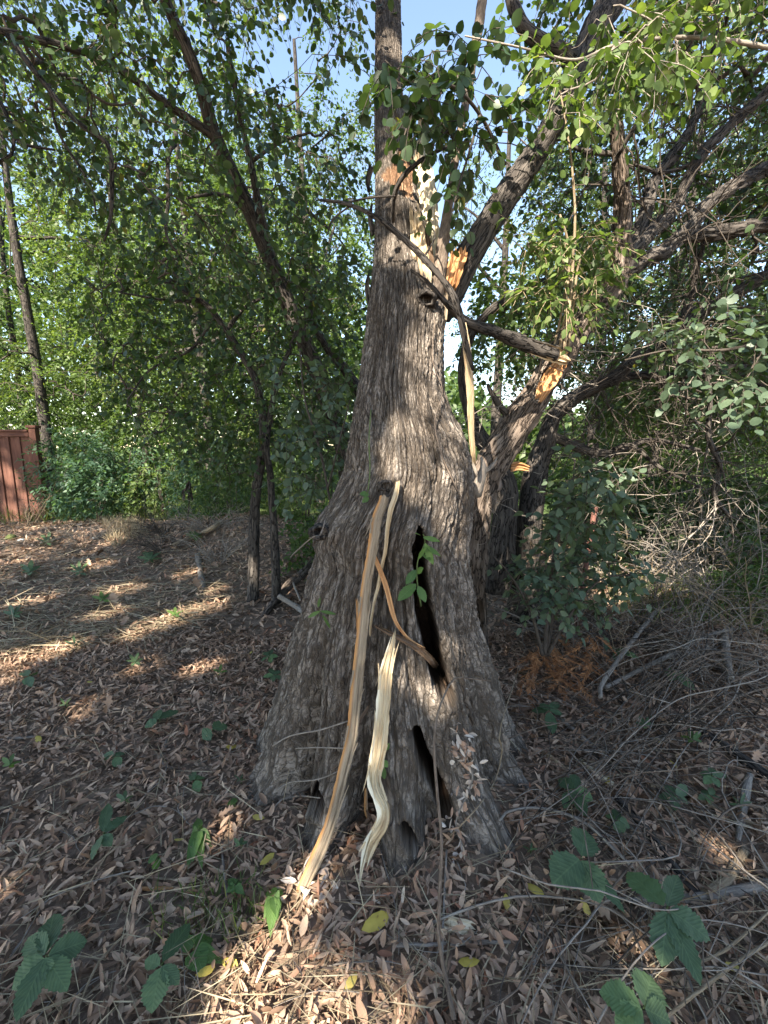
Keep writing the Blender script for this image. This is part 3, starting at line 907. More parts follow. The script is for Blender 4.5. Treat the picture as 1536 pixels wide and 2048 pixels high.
def grow(nodes, radii, attr_pts, mat, root, name="twigs", minr=0.0022, sides=5, wob=0.16, sag=0.05):
    """Branch from the limbs to every attractor, nearest first, each starting on what has already grown."""
    N = [np.asarray(nodes, float)]
    base = np.concatenate(N)
    A = np.asarray(attr_pts, float)
    d0 = np.array([np.min(np.linalg.norm(base - a, axis=1)) for a in A])
    order = np.argsort(d0)
    buf = np.zeros((len(base) + len(A) * 4, 3)); buf[:len(base)] = base
    own = np.full(len(buf), -1); n = len(base)
    paths, par = [], []
    for q, k in enumerate(order):
        a = A[k]
        dd = np.linalg.norm(buf[:n] - a, axis=1)
        i = int(np.argmin(dd))
        p0 = buf[i].copy(); L = dd[i]
        t = np.linspace(0, 1, 5)[:, None]
        P = p0 * (1 - t) + a * t
        P[1:-1] += RNG.normal(size=(3, 3)) * L * wob * 0.5
        P[:, 2] += sag * L * np.sin(t[:, 0] * np.pi)
        paths.append(P); par.append(own[i])
        buf[n:n + 4] = P[1:]; own[n:n + 4] = q; n += 4
    cnt = np.ones(len(paths))
    for q in range(len(paths) - 1, -1, -1):
        if par[q] >= 0: cnt[par[q]] += cnt[q]
    mb = MB()
    for q, P in enumerate(paths):
        r0 = minr * cnt[q] ** 0.42
        if np.linalg.norm(P[-1] - P[0]) < 0.01: continue
        tube(mb, P, np.linspace(r0, max(minr * .8, r0 * .6), 5), sides if cnt[q] > 3 else 4, 0.1, RNG.uniform())
    o = mb.build(name, mat, root)
    tag(o, kind='stuff')
    dirs = np.array([p[-1] - p[-3] for p in paths])
    inv = np.empty(len(order), int); inv[order] = np.arange(len(order))
    return norm(dirs[inv])

LEAFMESH = {}
def leaf_objs(root, pos, X, Nn, L, Wd, rnd, templ, mat, name="leaf"):
    """Single leaves as children that share a few meshes."""
    base = origin_of(root)
    X, Yv, Z = basis(X, Nn)
    for i in range(len(pos)):
        b = min(4, int(rnd[i] * 5))
        key = (templ, mat.name, b)
        if key not in LEAFMESH:
            V, T, Q = TEMPL[templ]
            LEAFMESH[key] = MB().add(V, T, Q, (b + .5) / 5, V).mesh("leaf", mat)
        o = bpy.data.objects.new(name, LEAFMESH[key])
        COL.objects.link(o)
        M = np.eye(4)
        M[:3, 0], M[:3, 1], M[:3, 2] = X[i] * L[i], Yv[i] * Wd[i], Z[i] * Wd[i]
        M[:3, 3] = pos[i] - base
        o.parent = root
        o.matrix_local = Matrix(M.tolist())

def leaves(root, A, dirs, mat, templ='ovate', L=(.04, .06), asp=.6, K=3, n=7, span=.3, droop=.5, single=0, twigmat=None, crown="crown", holes=None, flat=.7, spread=.6):
    """Sprays of leaves: K twiglets at each attractor, n leaves on each."""
    M_ = len(A)
    d = norm(dirs[:, None] * 0.7 + RNG.normal(size=(M_, K, 3)) * spread + np.array([0, 0, -droop * .5]))
    ln = span * RNG.uniform(.6, 1.2, (M_, K))
    t = (np.arange(n) + RNG.uniform(0, .9, (M_, K, n))) / n
    S = A[:, None, None] + d[:, :, None] * (ln[:, :, None] * t)[..., None]
    S[..., 2] -= droop * (ln[:, :, None] * t ** 2) * .5
    if twigmat is not None:
        mb = MB()
        for i in range(M_):
            for k in range(K):
                tt = np.array([0, .5, 1.0])
                P = A[i] + d[i, k] * (ln[i, k] * tt)[:, None]
                P[:, 2] -= droop * ln[i, k] * tt ** 2 * .5
                tube(mb, P, [.0022, .0018, .001], 3, 0, .5, tip=False)
        tag(mb.build("twiglets", twigmat, root), kind='stuff')
    side = norm(np.cross(d, [0, 0, 1.0]))[:, :, None] * np.where(np.arange(n) % 2, 1, -1)[None, None, :, None]
    X = norm(d[:, :, None] * .55 + side * .75 + RNG.normal(size=S.shape) * .35 + np.array([0, 0, -droop * .6]))
    Nn = norm(np.array([0, 0, flat]) + RNG.normal(size=S.shape) * .45)
    tone = np.repeat(np.clip(RNG.normal(.42, .16, (M_, 1, 1)), 0, 1), K * n).reshape(M_, K, n)
    rn = np.clip(tone + RNG.normal(0, .14, (M_, K, n)), 0, .93)
    rn = np.where(RNG.uniform(size=rn.shape) < .012, .99, rn).reshape(-1)
    S, X, Nn = S.reshape(-1, 3), X.reshape(-1, 3), Nn.reshape(-1, 3)
    Ls = RNG.uniform(L[0], L[1], len(S)); Ws = Ls * asp * RNG.uniform(.85, 1.15, len(S))
    keep = np.ones(len(S), bool)
    if holes is not None:
        keep &= ~holes(S)
    keep &= S[:, 2] > terrain(S[:, 0], S[:, 1]) + .01
    keep &= np.linalg.norm(S - EYE, axis=1) > .55
    S, X, Nn, Ls, Ws, rn = [a[keep] for a in (S, X, Nn, Ls, Ws, rn)]
    if single:
        qx, qy, qd = proj(S)
        vis = (qx > 0) & (qx < 1536) & (qy > 0) & (qy < 2048) & (S[:, 1] > .2)
        sz = np.where(vis, Ls / qd, 0)
        pick = np.argsort(-sz)[:single]
        m = np.zeros(len(S), bool); m[pick] = True
        leaf_objs(root, S[m], X[m], Nn[m], Ls[m], Ws[m], rn[m], templ, mat)
        S, X, Nn, Ls, Ws, rn = [a[~m] for a in (S, X, Nn, Ls, Ws, rn)]
    mb = MB()
    scatter(mb, TEMPL[templ], S, X, Nn, Ls, Ws, rn)
    o = mb.build(crown, mat, root)
    tag(o, kind='stuff')
    return o

def ground_at(x, y):
    return np.array([x, y, float(terrain(x, y))])

def px_tree(name, label, cat, limbs, mat, group=None, n=14, rough=.1, step=.05, fine=0.0, limbmat=None):
    """limbs: first one starts at the ground. Returns root, nodes, radii."""
    P0, R0_ = pxpath(limbs[0], step)
    b = ground_at(P0[0][0], P0[0][1])
    root = empty(name, b, label, cat, group)
    NP, NR = [], []
    for k, rows in enumerate(limbs):
        P, R = pxpath(rows, step)
        if k == 0:
            P = np.concatenate([[[P[0][0], P[0][1], b[2] - .06]], P]) if P[0][2] > b[2] else P
            R = np.concatenate([[R[0] * 1.25], R]) if len(R) < len(P) else R
        mb = MB()
        tube(mb, P, R, n if R.mean() > .02 else 8, rough, RNG.uniform(), fine * min(1, R.mean() / .05))
        mb.build("trunk" if k == 0 else "limb", mat if k == 0 or limbmat is None else limbmat, root)
        NP.append(P); NR.append(R)
    return root, np.concatenate(NP), np.concatenate(NR)

# --- leaning tree on the left
L1, n1, r1 = px_tree("leaning_tree", "dark slender tree leaning left from behind the huge trunk up to the top edge", "tree", [
    [(712, 1150, 4.6, 36), (690, 920, 4.5, 34), (640, 760, 4.4, 32), (590, 640, 4.3, 31), (540, 520, 4.15, 30), (490, 400, 4.0, 28), (430, 270, 3.8, 26), (395, 150, 3.6, 24), (330, 0, 3.4, 22), (290, -110, 3.3, 18)],
    [(432, 275, 3.8, 18), (330, 205, 3.6, 14), (240, 140, 3.4, 13), (150, 100, 3.2, 13), (0, 62, 3.0, 14), (-140, 40, 2.9, 10)],
    [(12, 66, 3.02, 13), (75, 150, 2.95, 11), (150, 240, 2.9, 10), (215, 288, 2.9, 9), (223, 340, 2.9, 8), (222, 430, 2.9, 7), (208, 482, 2.9, 4)],
    [(98, 168, 2.94, 6), (115, 260, 2.95, 5), (180, 370, 3.0, 5), (192, 430, 3.0, 3)],
    [(352, 288, 3.7, 7), (337, 312, 3.6, 8), (336, 400, 3.55, 7), (333, 470, 3.5, 6), (365, 520, 3.5, 3)],
    [(548, 535, 4.18, 17), (522, 430, 4.0, 15), (502, 330, 3.85, 13), (478, 220, 3.7, 11), (455, 90, 3.5, 9)],
    [(505, 440, 4.05, 12), (470, 400, 3.95, 10), (430, 388, 3.85, 8), (375, 396, 3.7, 5)],
    [(708, 960, 4.6, 26), (722, 810, 4.7, 24), (692, 742, 4.7, 20), (650, 690, 4.6, 14), (606, 590, 4.5, 8)],
    [(500, 325, 3.85, 8), (560, 285, 3.8, 6), (620, 265, 3.8, 4)],
    [(-90, 120, 3.1, 10), (0, 205, 3.0, 9), (28, 275, 2.95, 8), (60, 292, 2.95, 6), (110, 300, 2.95, 4)],
    [(28, 275, 2.95, 7), (22, 310, 2.9, 6), (-20, 330, 2.9, 6)]], M_LIMB, n=16, fine=.004)
poly = [(-170, -170), (720, -170), (728, 250), (700, 520), (640, 640), (420, 560), (300, 470), (120, 330), (-170, 330)]
A = sample_poly(poly, 590, SKY, (2.7, 5.4))
dr = grow(n1, r1, A, M_TWIG, L1)
leaves(L1, A, dr, M_LEAF_DARK, 'round', (.026, .062), .72, 3, 7, .30, .9, single=300, twigmat=M_TWIG)

# --- twin stemmed tree
L2, n2_, r2_ = px_tree("twin_stemmed_tree", "small tree with two thin straight stems standing left of the huge trunk", "tree", [
    [(506, 1190, 3.95, 23), (511, 1000, 4.0, 20), (527, 880, 4.05, 17), (514, 770, 4.1, 15), (472, 690, 4.1, 14), (432, 632, 4.1, 12), (400, 600, 4.1, 10), (330, 565, 4.1, 6)],
    [(553, 1206, 3.85, 20), (549, 1080, 3.9, 16), (541, 960, 3.95, 14), (534, 880, 4.0, 12), (556, 760, 4.1, 10), (600, 650, 4.2, 7)],
    [(452, 662, 4.1, 10), (490, 615, 4.2, 8), (540, 590, 4.3, 5)],
    [(405, 603, 4.1, 8), (330, 600, 4.0, 5), (240, 585, 3.9, 3)],
    [(432, 632, 4.1, 8), (380, 700, 4.0, 6), (300, 740, 3.9, 4), (255, 800, 3.8, 3)]], M_LIMB, n=12, fine=.003)
poly = [(150, 430), (420, 520), (720, 520), (705, 900), (640, 960), (600, 900), (470, 960), (330, 900), (200, 760)]
A = sample_poly(poly, 450, SKY, (3.6, 6.2))
dr = grow(n2_, r2_, A, M_TWIG, L2)
leaves(L2, A, dr, M_LEAF_DARK, 'round', (.028, .064), .75, 3, 7, .30, .9, single=250, twigmat=M_TWIG)

# --- tall gnarled tree on the right, lit by the sun
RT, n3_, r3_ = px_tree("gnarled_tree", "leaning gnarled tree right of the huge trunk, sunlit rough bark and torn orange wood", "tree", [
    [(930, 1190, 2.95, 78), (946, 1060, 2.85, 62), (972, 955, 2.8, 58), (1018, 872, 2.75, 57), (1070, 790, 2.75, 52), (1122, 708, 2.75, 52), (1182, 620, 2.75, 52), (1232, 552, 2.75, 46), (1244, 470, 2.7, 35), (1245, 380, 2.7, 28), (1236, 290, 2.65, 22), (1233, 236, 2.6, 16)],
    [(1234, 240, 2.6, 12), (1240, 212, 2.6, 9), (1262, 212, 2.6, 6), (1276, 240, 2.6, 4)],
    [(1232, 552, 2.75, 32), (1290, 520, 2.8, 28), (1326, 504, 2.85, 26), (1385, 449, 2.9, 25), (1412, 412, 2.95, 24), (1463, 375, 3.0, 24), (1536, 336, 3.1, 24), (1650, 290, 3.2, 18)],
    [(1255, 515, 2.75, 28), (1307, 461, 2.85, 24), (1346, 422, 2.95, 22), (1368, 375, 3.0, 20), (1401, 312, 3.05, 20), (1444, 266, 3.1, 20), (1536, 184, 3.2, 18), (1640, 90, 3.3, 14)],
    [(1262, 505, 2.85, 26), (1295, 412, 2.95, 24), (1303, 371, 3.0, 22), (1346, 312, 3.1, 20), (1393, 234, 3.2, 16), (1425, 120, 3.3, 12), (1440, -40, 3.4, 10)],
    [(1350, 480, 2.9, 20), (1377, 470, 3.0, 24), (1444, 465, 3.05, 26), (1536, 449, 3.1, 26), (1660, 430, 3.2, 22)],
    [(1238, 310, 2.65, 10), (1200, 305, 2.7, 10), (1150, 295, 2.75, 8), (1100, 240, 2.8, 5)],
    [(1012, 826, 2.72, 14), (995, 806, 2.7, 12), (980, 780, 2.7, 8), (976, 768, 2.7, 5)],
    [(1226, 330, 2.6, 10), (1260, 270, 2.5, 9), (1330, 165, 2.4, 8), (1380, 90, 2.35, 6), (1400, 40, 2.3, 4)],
    [(1400, 320, 3.05, 10), (1330, 345, 3.0, 8), (1270, 330, 2.9, 6)]], M_LIMB_WARM, n=40, rough=.2, step=.02, fine=.016, limbmat=M_LIMB)  # limbs get darker bark than the trunk: sun and shade put into colour
splinter(RT, "torn_wood", [(1076, 806, 2.66, 14), (1092, 770, 2.65, 30), (1112, 740, 2.65, 30), (1128, 716, 2.66, 20)], M_WOOD_ORANGE, .02, 9, .03, .03, .007, edge=False)
splinter(RT, "torn_wood", [(1020, 935, 2.78, 18), (1040, 932, 2.8, 16), (1065, 940, 2.82, 8)], M_WOOD_ORANGE, .02, 6, .02, .05, .007, edge=False)
poly = [(1010, -170), (1720, -170), (1720, 760), (1480, 800), (1330, 700), (1240, 640), (1120, 560), (1040, 420), (1090, 230)]
A = sample_poly(poly, 760, SKY, (2.9, 5.8))
dr = grow(n3_, r3_, A, M_TWIG, RT)
leaves(RT, A, dr, M_LEAF_DARK, 'round', (.026, .06), .7, 3, 7, .30, .6, single=200, twigmat=M_TWIG)

# --- clump of trunks behind it
CT, n4_, r4_ = px_tree("clump_tree", "thick clumped trunk in the shadow behind the sunlit gnarled tree, boughs spreading right", "tree", [
    [(1052, 1180, 3.45, 66), (1056, 1080, 3.4, 52), (1066, 980, 3.45, 46), (1088, 890, 3.5, 40), (1108, 834, 3.5, 30), (1155, 789, 3.5, 26), (1229, 754, 3.5, 24), (1268, 719, 3.5, 24), (1346, 664, 3.5, 24), (1424, 613, 3.5, 24), (1536, 551, 3.5, 22), (1660, 500, 3.5, 18)],
    [(990, 1180, 3.3, 64), (1004, 1080, 3.3, 52), (1014, 980, 3.35, 44), (990, 920, 3.4, 34), (948, 850, 3.5, 27), (926, 760, 3.5, 20), (934, 690, 3.5, 18), (962, 640, 3.5, 17), (1021, 594, 3.5, 16), (1090, 560, 3.5, 10)],
    [(1120, 828, 3.5, 18), (1170, 789, 3.6, 17), (1260, 752, 3.6, 16), (1326, 754, 3.6, 15), (1385, 750, 3.6, 13), (1490, 750, 3.6, 8)],
    [(1330, 680, 3.5, 18), (1370, 726, 3.4, 18), (1410, 735, 3.35, 16), (1490, 734, 3.3, 10)],
    [(1362, 650, 3.5, 15), (1385, 580, 3.5, 14), (1397, 520, 3.5, 11), (1420, 440, 3.5, 7)],
    [(1414, 735, 3.35, 11), (1420, 812, 3.3, 10), (1417, 875, 3.3, 10), (1440, 932, 3.3, 10), (1428, 990, 3.3, 9), (1462, 1036, 3.3, 6)],
    [(1100, 870, 3.5, 20), (1170, 900, 3.6, 17), (1230, 905, 3.6, 14), (1300, 880, 3.7, 10), (1400, 900, 3.7, 6)],
    [(1225, 900, 3.6, 9), (1262, 890, 3.5, 8), (1320, 935, 3.45, 7), (1400, 975, 3.4, 4)]], M_LIMB, n=18, rough=.14, step=.04, fine=.006)
poly = [(960, 560), (1100, 590), (1240, 700), (1400, 640), (1720, 560), (1720, 960), (1450, 900), (1230, 930), (1130, 900), (930, 700)]
A = sample_poly(poly, 560, SKY, (3.6, 6.8))
dr = grow(n4_, r4_, A, M_TWIG, CT)
leaves(CT, A, dr, M_LEAF_MID, 'round', (.04, .06), .7, 3, 7, .30, .6, single=60, twigmat=M_TWIG)

def bare_twigs(root, nodes, n, L, mat, box, r=.006):
    mb = MB()
    qx, qy, _ = proj(nodes)
    ok = np.nonzero((qx > box[0]) & (qx < box[2]) & (qy > box[1]) & (qy < box[3]))[0]
    for _ in range(n):
        p = nodes[RNG.choice(ok)]; d = norm(RNG.normal(size=3) * [1, .6, 1] + [.15, 0, -.1]); ln = RNG.uniform(*L); P = [p]
        m = 7
        for j in range(m):
            d = norm(d + RNG.normal(size=3) * .28 + [0, 0, -.06]); P.append(P[-1] + d * ln / m)
        P = np.array(P); P[:, 2] = np.maximum(P[:, 2], .1); r0 = r * RNG.uniform(.4, 1.2)
        tube(mb, P, np.linspace(r0, r0 * .3, m + 1), 5, .1, RNG.uniform())
        for q in range(RNG.integers(2, 6)):
            i = RNG.integers(2, m); e = norm(P[i] - P[i - 1] + RNG.normal(size=3) * .8); l2 = ln * RNG.uniform(.15, .4)
            B_ = [P[i]]
            for j in range(3): e = norm(e + RNG.normal(size=3) * .3); B_.append(B_[-1] + e * l2 / 3)
            tube(mb, np.array(B_), np.linspace(r0 * .5, .0012, 4), 4, 0, RNG.uniform())
    tag(mb.build("bare_twigs", mat, root), kind='stuff')
bare_twigs(CT, n4_, 150, (.4, 1.3), M_TWIG, (1080, 480, 1640, 1040))
bare_twigs(CT, n4_, 60, (.3, .9), M_DRYTWIG, (1100, 600, 1600, 1040), .005)
bare_twigs(RT, n3_, 110, (.3, 1.1), M_TWIG, (1000, 0, 1640, 800))
bare_twigs(RT, n3_, 40, (.2, .6), M_DRYTWIG, (940, 560, 1300, 1000), .004)

# --- vines and sunlit leafy sprays in front of the gnarled tree
def px_vine(name, label, cat, stems, poly, n_at, Yr, mat, stemmat, templ, L, asp, single, group=None, K=3, n=6, span=.22, droop=.7, gaps=(), grounded=False, flat=.7):
    P0, R0_ = pxpath(stems[0], .05)
    b = ground_at(P0[0][0], P0[0][1]) if grounded else P0[0]
    root = empty(name, b, label, cat, group)
    NP = []
    for rows in stems:
        P, R = pxpath(rows, .04)
        mb = MB(); tube(mb, P, R, 7, .1, RNG.uniform()); mb.build("stem", stemmat, root)
        NP.append(P)
    A = sample_poly(poly, n_at, gaps, Yr)
    dr = grow(np.concatenate(NP), None, A, stemmat, root, minr=.0016)
    leaves(root, A, dr, mat, templ, L, asp, K, n, span, droop, single=single, twigmat=stemmat, flat=flat)
    return root
VINE = px_vine("climbing_vine", "sunlit vine with pale bundled stems and bright green leaves hanging before the gnarled tree", "vine",
        [[(1128, 700, 2.55, 7), (1140, 600, 2.5, 7), (1146, 520, 2.5, 6), (1150, 420, 2.45, 5), (1140, 300, 2.4, 4), (1120, 180, 2.4, 3)],
         [(1118, 705, 2.56, 6), (1132, 610, 2.52, 6), (1138, 500, 2.5, 5), (1120, 430, 2.45, 4)],
         [(1136, 700, 2.56, 5), (1148, 600, 2.52, 5), (1160, 520, 2.5, 4), (1200, 470, 2.45, 3)],
         [(1104, 706, 2.56, 5), (1120, 640, 2.54, 5), (1132, 540, 2.5, 4), (1090, 480, 2.45, 3)]],
        [(1030, 400), (1110, 380), (1150, 420), (1230, 440), (1240, 540), (1150, 640), (1060, 600), (1010, 560)], 46, (2.25, 2.65), M_LEAF_LIGHT, M_TANVINE, 'ovate', (.035, .058), .62, 150)
SPRAY = px_vine("leafy_spray", "leafy branch with large rounded bright leaves arching across the top right", "branch",
        [[(1560, 100, 2.3, 9), (1450, 80, 2.25, 8), (1350, 75, 2.2, 7), (1230, 90, 2.15, 6), (1150, 120, 2.15, 5), (1040, 95, 2.1, 4), (930, 72, 2.1, 3)],
         [(1230, 90, 2.15, 5), (1190, 160, 2.1, 4), (1120, 190, 2.1, 3), (1080, 260, 2.1, 2)],
         [(1350, 75, 2.2, 5), (1300, 40, 2.15, 4), (1240, 10, 2.15, 3)]],
        [(1080, 60), (1200, 40), (1330, -40), (1480, -60), (1500, 80), (1300, 180), (1240, 230), (1100, 260), (1060, 320), (1040, 260)], 58, (1.95, 2.5), M_LEAF_LIGHT, M_DRYTWIG, 'round', (.032, .055), .74, 160)
DARKSPRAY = px_vine("hanging_spray", "hanging spray of dark rounded leaves across the splintered top of the huge trunk", "branch",
        [[(1010, 330, 2.35, 8), (960, 230, 2.2, 7), (900, 170, 2.05, 6), (850, 190, 2.0, 5), (820, 240, 1.95, 4), (800, 300, 1.95, 3)],
         [(960, 230, 2.2, 6), (940, 300, 2.1, 5), (915, 380, 2.05, 4), (905, 430, 2.05, 2)],
         [(850, 190, 2.0, 4), (800, 150, 2.0, 4), (770, 120, 2.0, 2)]],
        [(760, 110), (830, 90), (930, 50), (1010, 120), (1010, 280), (930, 420), (890, 270), (850, 250), (820, 230)], 40, (1.9, 2.4), M_LEAF_DARK, M_TWIG, 'round', (.036, .058), .78, 110, droop=1.0)
SHRUB = px_vine("grey_leaved_shrub", "grey-green shrub with oval leaves in front of the clumped trunks right of the huge trunk", "shrub",
        [[(1090, 1310, 2.45, 9), (1095, 1220, 2.5, 8), (1110, 1100, 2.5, 7), (1140, 1000, 2.5, 5), (1150, 920, 2.5, 3)],
         [(1085, 1310, 2.45, 8), (1060, 1220, 2.4, 6), (1020, 1150, 2.35, 4), (985, 1110, 2.3, 3)],
         [(1095, 1310, 2.45, 8), (1140, 1230, 2.4, 6), (1200, 1160, 2.35, 4), (1260, 1150, 2.3, 3)],
         [(1092, 1310, 2.45, 8), (1120, 1180, 2.55, 6), (1190, 1050, 2.6, 4), (1240, 960, 2.6, 3)]],
        [(1010, 1120), (1080, 1100), (1120, 1030), (1130, 930), (1190, 910), (1250, 940), (1240, 1040), (1225, 1090), (1275, 1150), (1250, 1195), (1140, 1225), (1060, 1215), (1020, 1160)], 84, (2.2, 2.85),
        M_LEAF_GREY, M_TWIG, 'ovate', (.042, .07), .6, 280, grounded=True, droop=.35)
TRUNKVINE = px_vine("leafy_climber", "leafy green climber hanging beside the left edge of the huge trunk at mid height", "vine",
        [[(660, 1000, 2.6, 5), (640, 900, 2.7, 5), (610, 800, 2.75, 4), (600, 700, 2.8, 3)], [(655, 980, 2.6, 4), (680, 880, 2.5, 3), (700, 800, 2.5, 2)]],
        [(540, 700), (640, 690), (690, 760), (690, 930), (640, 1000), (570, 950)], 34, (2.5, 3.2), M_LEAF_GREY, M_TWIG, 'round', (.038, .055), .8, 90, droop=.8)
# right-hand leaves close to the lens side
RIGHTSPRAY = px_vine("low_bough", "low bough of large grey-green leaves reaching in at the right edge at mid height", "branch",
        [[(1640, 650, 2.4, 9), (1536, 680, 2.4, 8), (1450, 700, 2.4, 6), (1340, 700, 2.45, 4), (1250, 720, 2.5, 3)], [(1536, 680, 2.4, 5), (1480, 780, 2.4, 4), (1440, 860, 2.4, 2)]],
        [(1280, 660), (1400, 640), (1640, 600), (1640, 840), (1480, 830), (1400, 760)], 48, (2.2, 2.8), M_LEAF_GREY, M_TWIG, 'round', (.04, .062), .78, 120, droop=.5)

# ------------------------------------------------------------------ trees further back
def blob_attr(cx, cy, cz, rx, ry, rz, n, shell=.55):
    d = norm(RNG.normal(size=(n, 3)))
    r = (shell + (1 - shell) * RNG.uniform(size=(n, 1))) ** (1 / 1.5)
    p = d * r * np.array([rx, ry, rz]) * (1 + .25 * pnoise(d[:, :1] * 2 + cx, d[:, 1:2] * 2, d[:, 2:] * 2))
    return p + np.array([cx, cy, cz])

def gap_filter(A, gaps):
    qx, qy, qd = proj(A)
    ok = np.ones(len(A), bool)
    for (cx, cy, rx, ry, keep) in gaps:
        ok &= ~((((qx - cx) / rx) ** 2 + ((qy - cy) / ry) ** 2 < 1) & (RNG.uniform(size=len(A)) > keep))
    return A[ok]

def far_tree(name, label, px, Y, h, crown_c, crown_r, n_at, mat, leafL, templ='tiny', asp=.6, group=None, lean=0.0, tr=.12, K=4, n=9, span=.55, barkmat=None, droop=.5, fork=True, sides=10, holes=None, gaps=SKY, base_xy=None):
    if base_xy is None:
        x = (px - 768) / FPX * (Y * CP + 1.5 * SP)
    else:
        x, Y = base_xy
    b = ground_at(x, Y)
    root = empty(name, b, label, "tree", group)
    cc = np.array(crown_c); 
    top = np.array([x + lean * h, Y, b[2] + h])
    P = catmull(np.array([b - [0, 0, .1], b + [lean * h * .2, .05, h * .3], b + [lean * h * .5, -.1, h * .62], top]), .25)
    R = np.linspace(tr, tr * .25, len(P))
    mb = MB(); tube(mb, P, R, sides, .12, RNG.uniform())
    mb.build("trunk", barkmat or M_LIMB, root)
    NP = [P]
    if fork:
        for k in range(4):
            i = int(len(P) * RNG.uniform(.35, .75))
            d = norm(RNG.normal(size=3) + np.array([0, 0, .6]))
            e = P[i] + d * h * RNG.uniform(.22, .36)
            B = catmull(np.array([P[i], P[i] * .5 + e * .5 + [0, 0, .15], e]), .25)
            mb = MB(); tube(mb, B, np.linspace(R[i] * .6, R[i] * .15, len(B)), 8, .12, RNG.uniform()); mb.build("limb", barkmat or M_LIMB, root)
            NP.append(B)
    A = gap_filter(blob_attr(*crown_c, *crown_r, n_at), gaps)
    A = A[A[:, 2] > .35]
    dr = grow(np.concatenate(NP), None, A, M_TWIG, root, minr=.004)
    leaves(root, A, dr, mat, templ, leafL, asp, K + 1, n + 2, span, droop, holes=holes)
    return root

FT = [  # label, px, Y, h, crown centre, crown radii, n, material, leaf size
    ("tall grey-trunked locust tree behind the wooden fence, crown lit pale green", 108, 9.5, 9.5, (-7.4, 9.8, 5.6), (3.4, 2.2, 4.2), 420, M_LEAF_LIGHT, (.06, .1), .38),
    ("bright green tree filling the upper left corner behind the leaning tree", -40, 10.5, 10, (-10.2, 10.5, 6.5), (3.0, 2.4, 4.5), 330, M_LEAF_LIGHT, (.06, .1), .45),
    ("tree with sunlit yellowish-green crown seen between the leaning tree's boughs", 300, 11.0, 10, (-5.4, 11.0, 6.4), (3.0, 2.2, 4.6), 420, M_LEAF_LIGHT, (.07, .11), .55),
    ("mid green tree directly behind the twin stemmed tree", 430, 9.0, 8.0, (-3.4, 9.3, 4.0), (2.3, 1.6, 3.4), 360, M_LEAF_MID, (.06, .1), .6),
    ("tree with drooping pale foliage just left of the huge trunk's upper part", 640, 10.0, 9.5, (-1.6, 10.2, 5.8), (1.7, 1.6, 4.6), 330, M_LEAF_MID, (.06, .1), .5),
    ("low dark tree at the far left behind the fence", -120, 12.0, 6.0, (-9.8, 12.2, 3.2), (3.4, 1.6, 2.8), 260, M_LEAF_MID, (.08, .12), .6),
    ("fine-leaved tree standing behind the fork of the huge trunk's right limb", 985, 9.0, 7.5, (2.6, 9.2, 5.0), (1.7, 1.5, 2.4), 230, M_LEAF_LIGHT, (.05, .08), .4),
    ("tree with a dense green crown behind the gnarled tree at upper right", 1290, 8.5, 9.0, (5.2, 8.8, 5.6), (2.6, 1.8, 3.8), 400, M_LEAF_DARK, (.06, .1), .6),
    ("large dark green tree at the far right edge behind the boughs", 1560, 8.0, 8.5, (8.2, 8.4, 4.8), (2.6, 2.0, 4.2), 380, M_LEAF_DARK, (.06, .1), .6),
    ("dark tree filling the view behind the clumped trunks' boughs", 1180, 7.6, 6.0, (3.7, 7.9, 3.6), (1.5, 1.2, 2.0), 240, M_LEAF_DARK, (.06, .1), .6),
    ("round-crowned tree far behind the twin stemmed tree, evenly lit", 520, 13.0, 9.0, (-3.6, 13.2, 5.0), (3.6, 1.6, 4.4), 420, M_LEAF_LIGHT, (.1, .15), .6),
    ("round-crowned tree far behind the fence, its top out of sight", 60, 14.0, 10.0, (-11.5, 14.2, 5.5), (4.4, 1.6, 5.0), 420, M_LEAF_MID, (.1, .15), .6),
    ("broad tree far off at the right behind the low green tree", 1400, 13.0, 9.0, (9.6, 13.2, 5.0), (4.6, 1.6, 4.6), 460, M_LEAF_MID, (.1, .15), .6),
    ("low green tree seen through the thicket on the right", 1420, 10.5, 4.5, (7.2, 10.6, 2.2), (3.2, 1.4, 2.0), 260, M_LEAF_DARK, (.07, .1), .6),
]
for (lab, px_, Y_, h_, cc, cr, na, mt, ls, asp) in FT:
    far_tree("background_tree", lab, px_, Y_, h_, cc, cr, na, mt, ls, 'tiny', asp, group="trees standing further back", lean=RNG.uniform(-.05, .05), tr=.13)

# far wood: one mass beyond everything
mb = MB()
n = 64000
px_ = RNG.uniform(-700, 2250, n)
Yf = RNG.uniform(17, 34, n)
hprof = np.interp(px_, [-700, 0, 350, 600, 700, 800, 930, 1000, 1180, 1260, 1400, 1600, 2250], [12, 12, 11, 10, 7.5, 6.0, 4.2, 2.6, 2.4, 4.2, 7, 9, 10])
hprof = hprof * (1 + .3 * pnoise(px_ * .012, Yf * .1, .5))
x = (px_ - 768) / FPX * Yf
z = RNG.uniform(0, 1, n) ** .8 * hprof
pos = np.stack([x, Yf, z + .1], -1)
pos = pos + RNG.normal(size=pos.shape) * .25
pos[:, 2] = np.maximum(pos[:, 2], .1)
scatter(mb, TEMPL['tiny'], pos, RNG.normal(size=(n, 3)), RNG.normal(size=(n, 3)) + [0, 0, .6], RNG.uniform(.3, .55, n), RNG.uniform(.2, .36, n), RNG.uniform(size=n))
tag(mb.build("far_woods", M_LEAF_MID, smooth=False), "far-off wood of green trees closing the view beyond the thicket", None, kind='stuff')

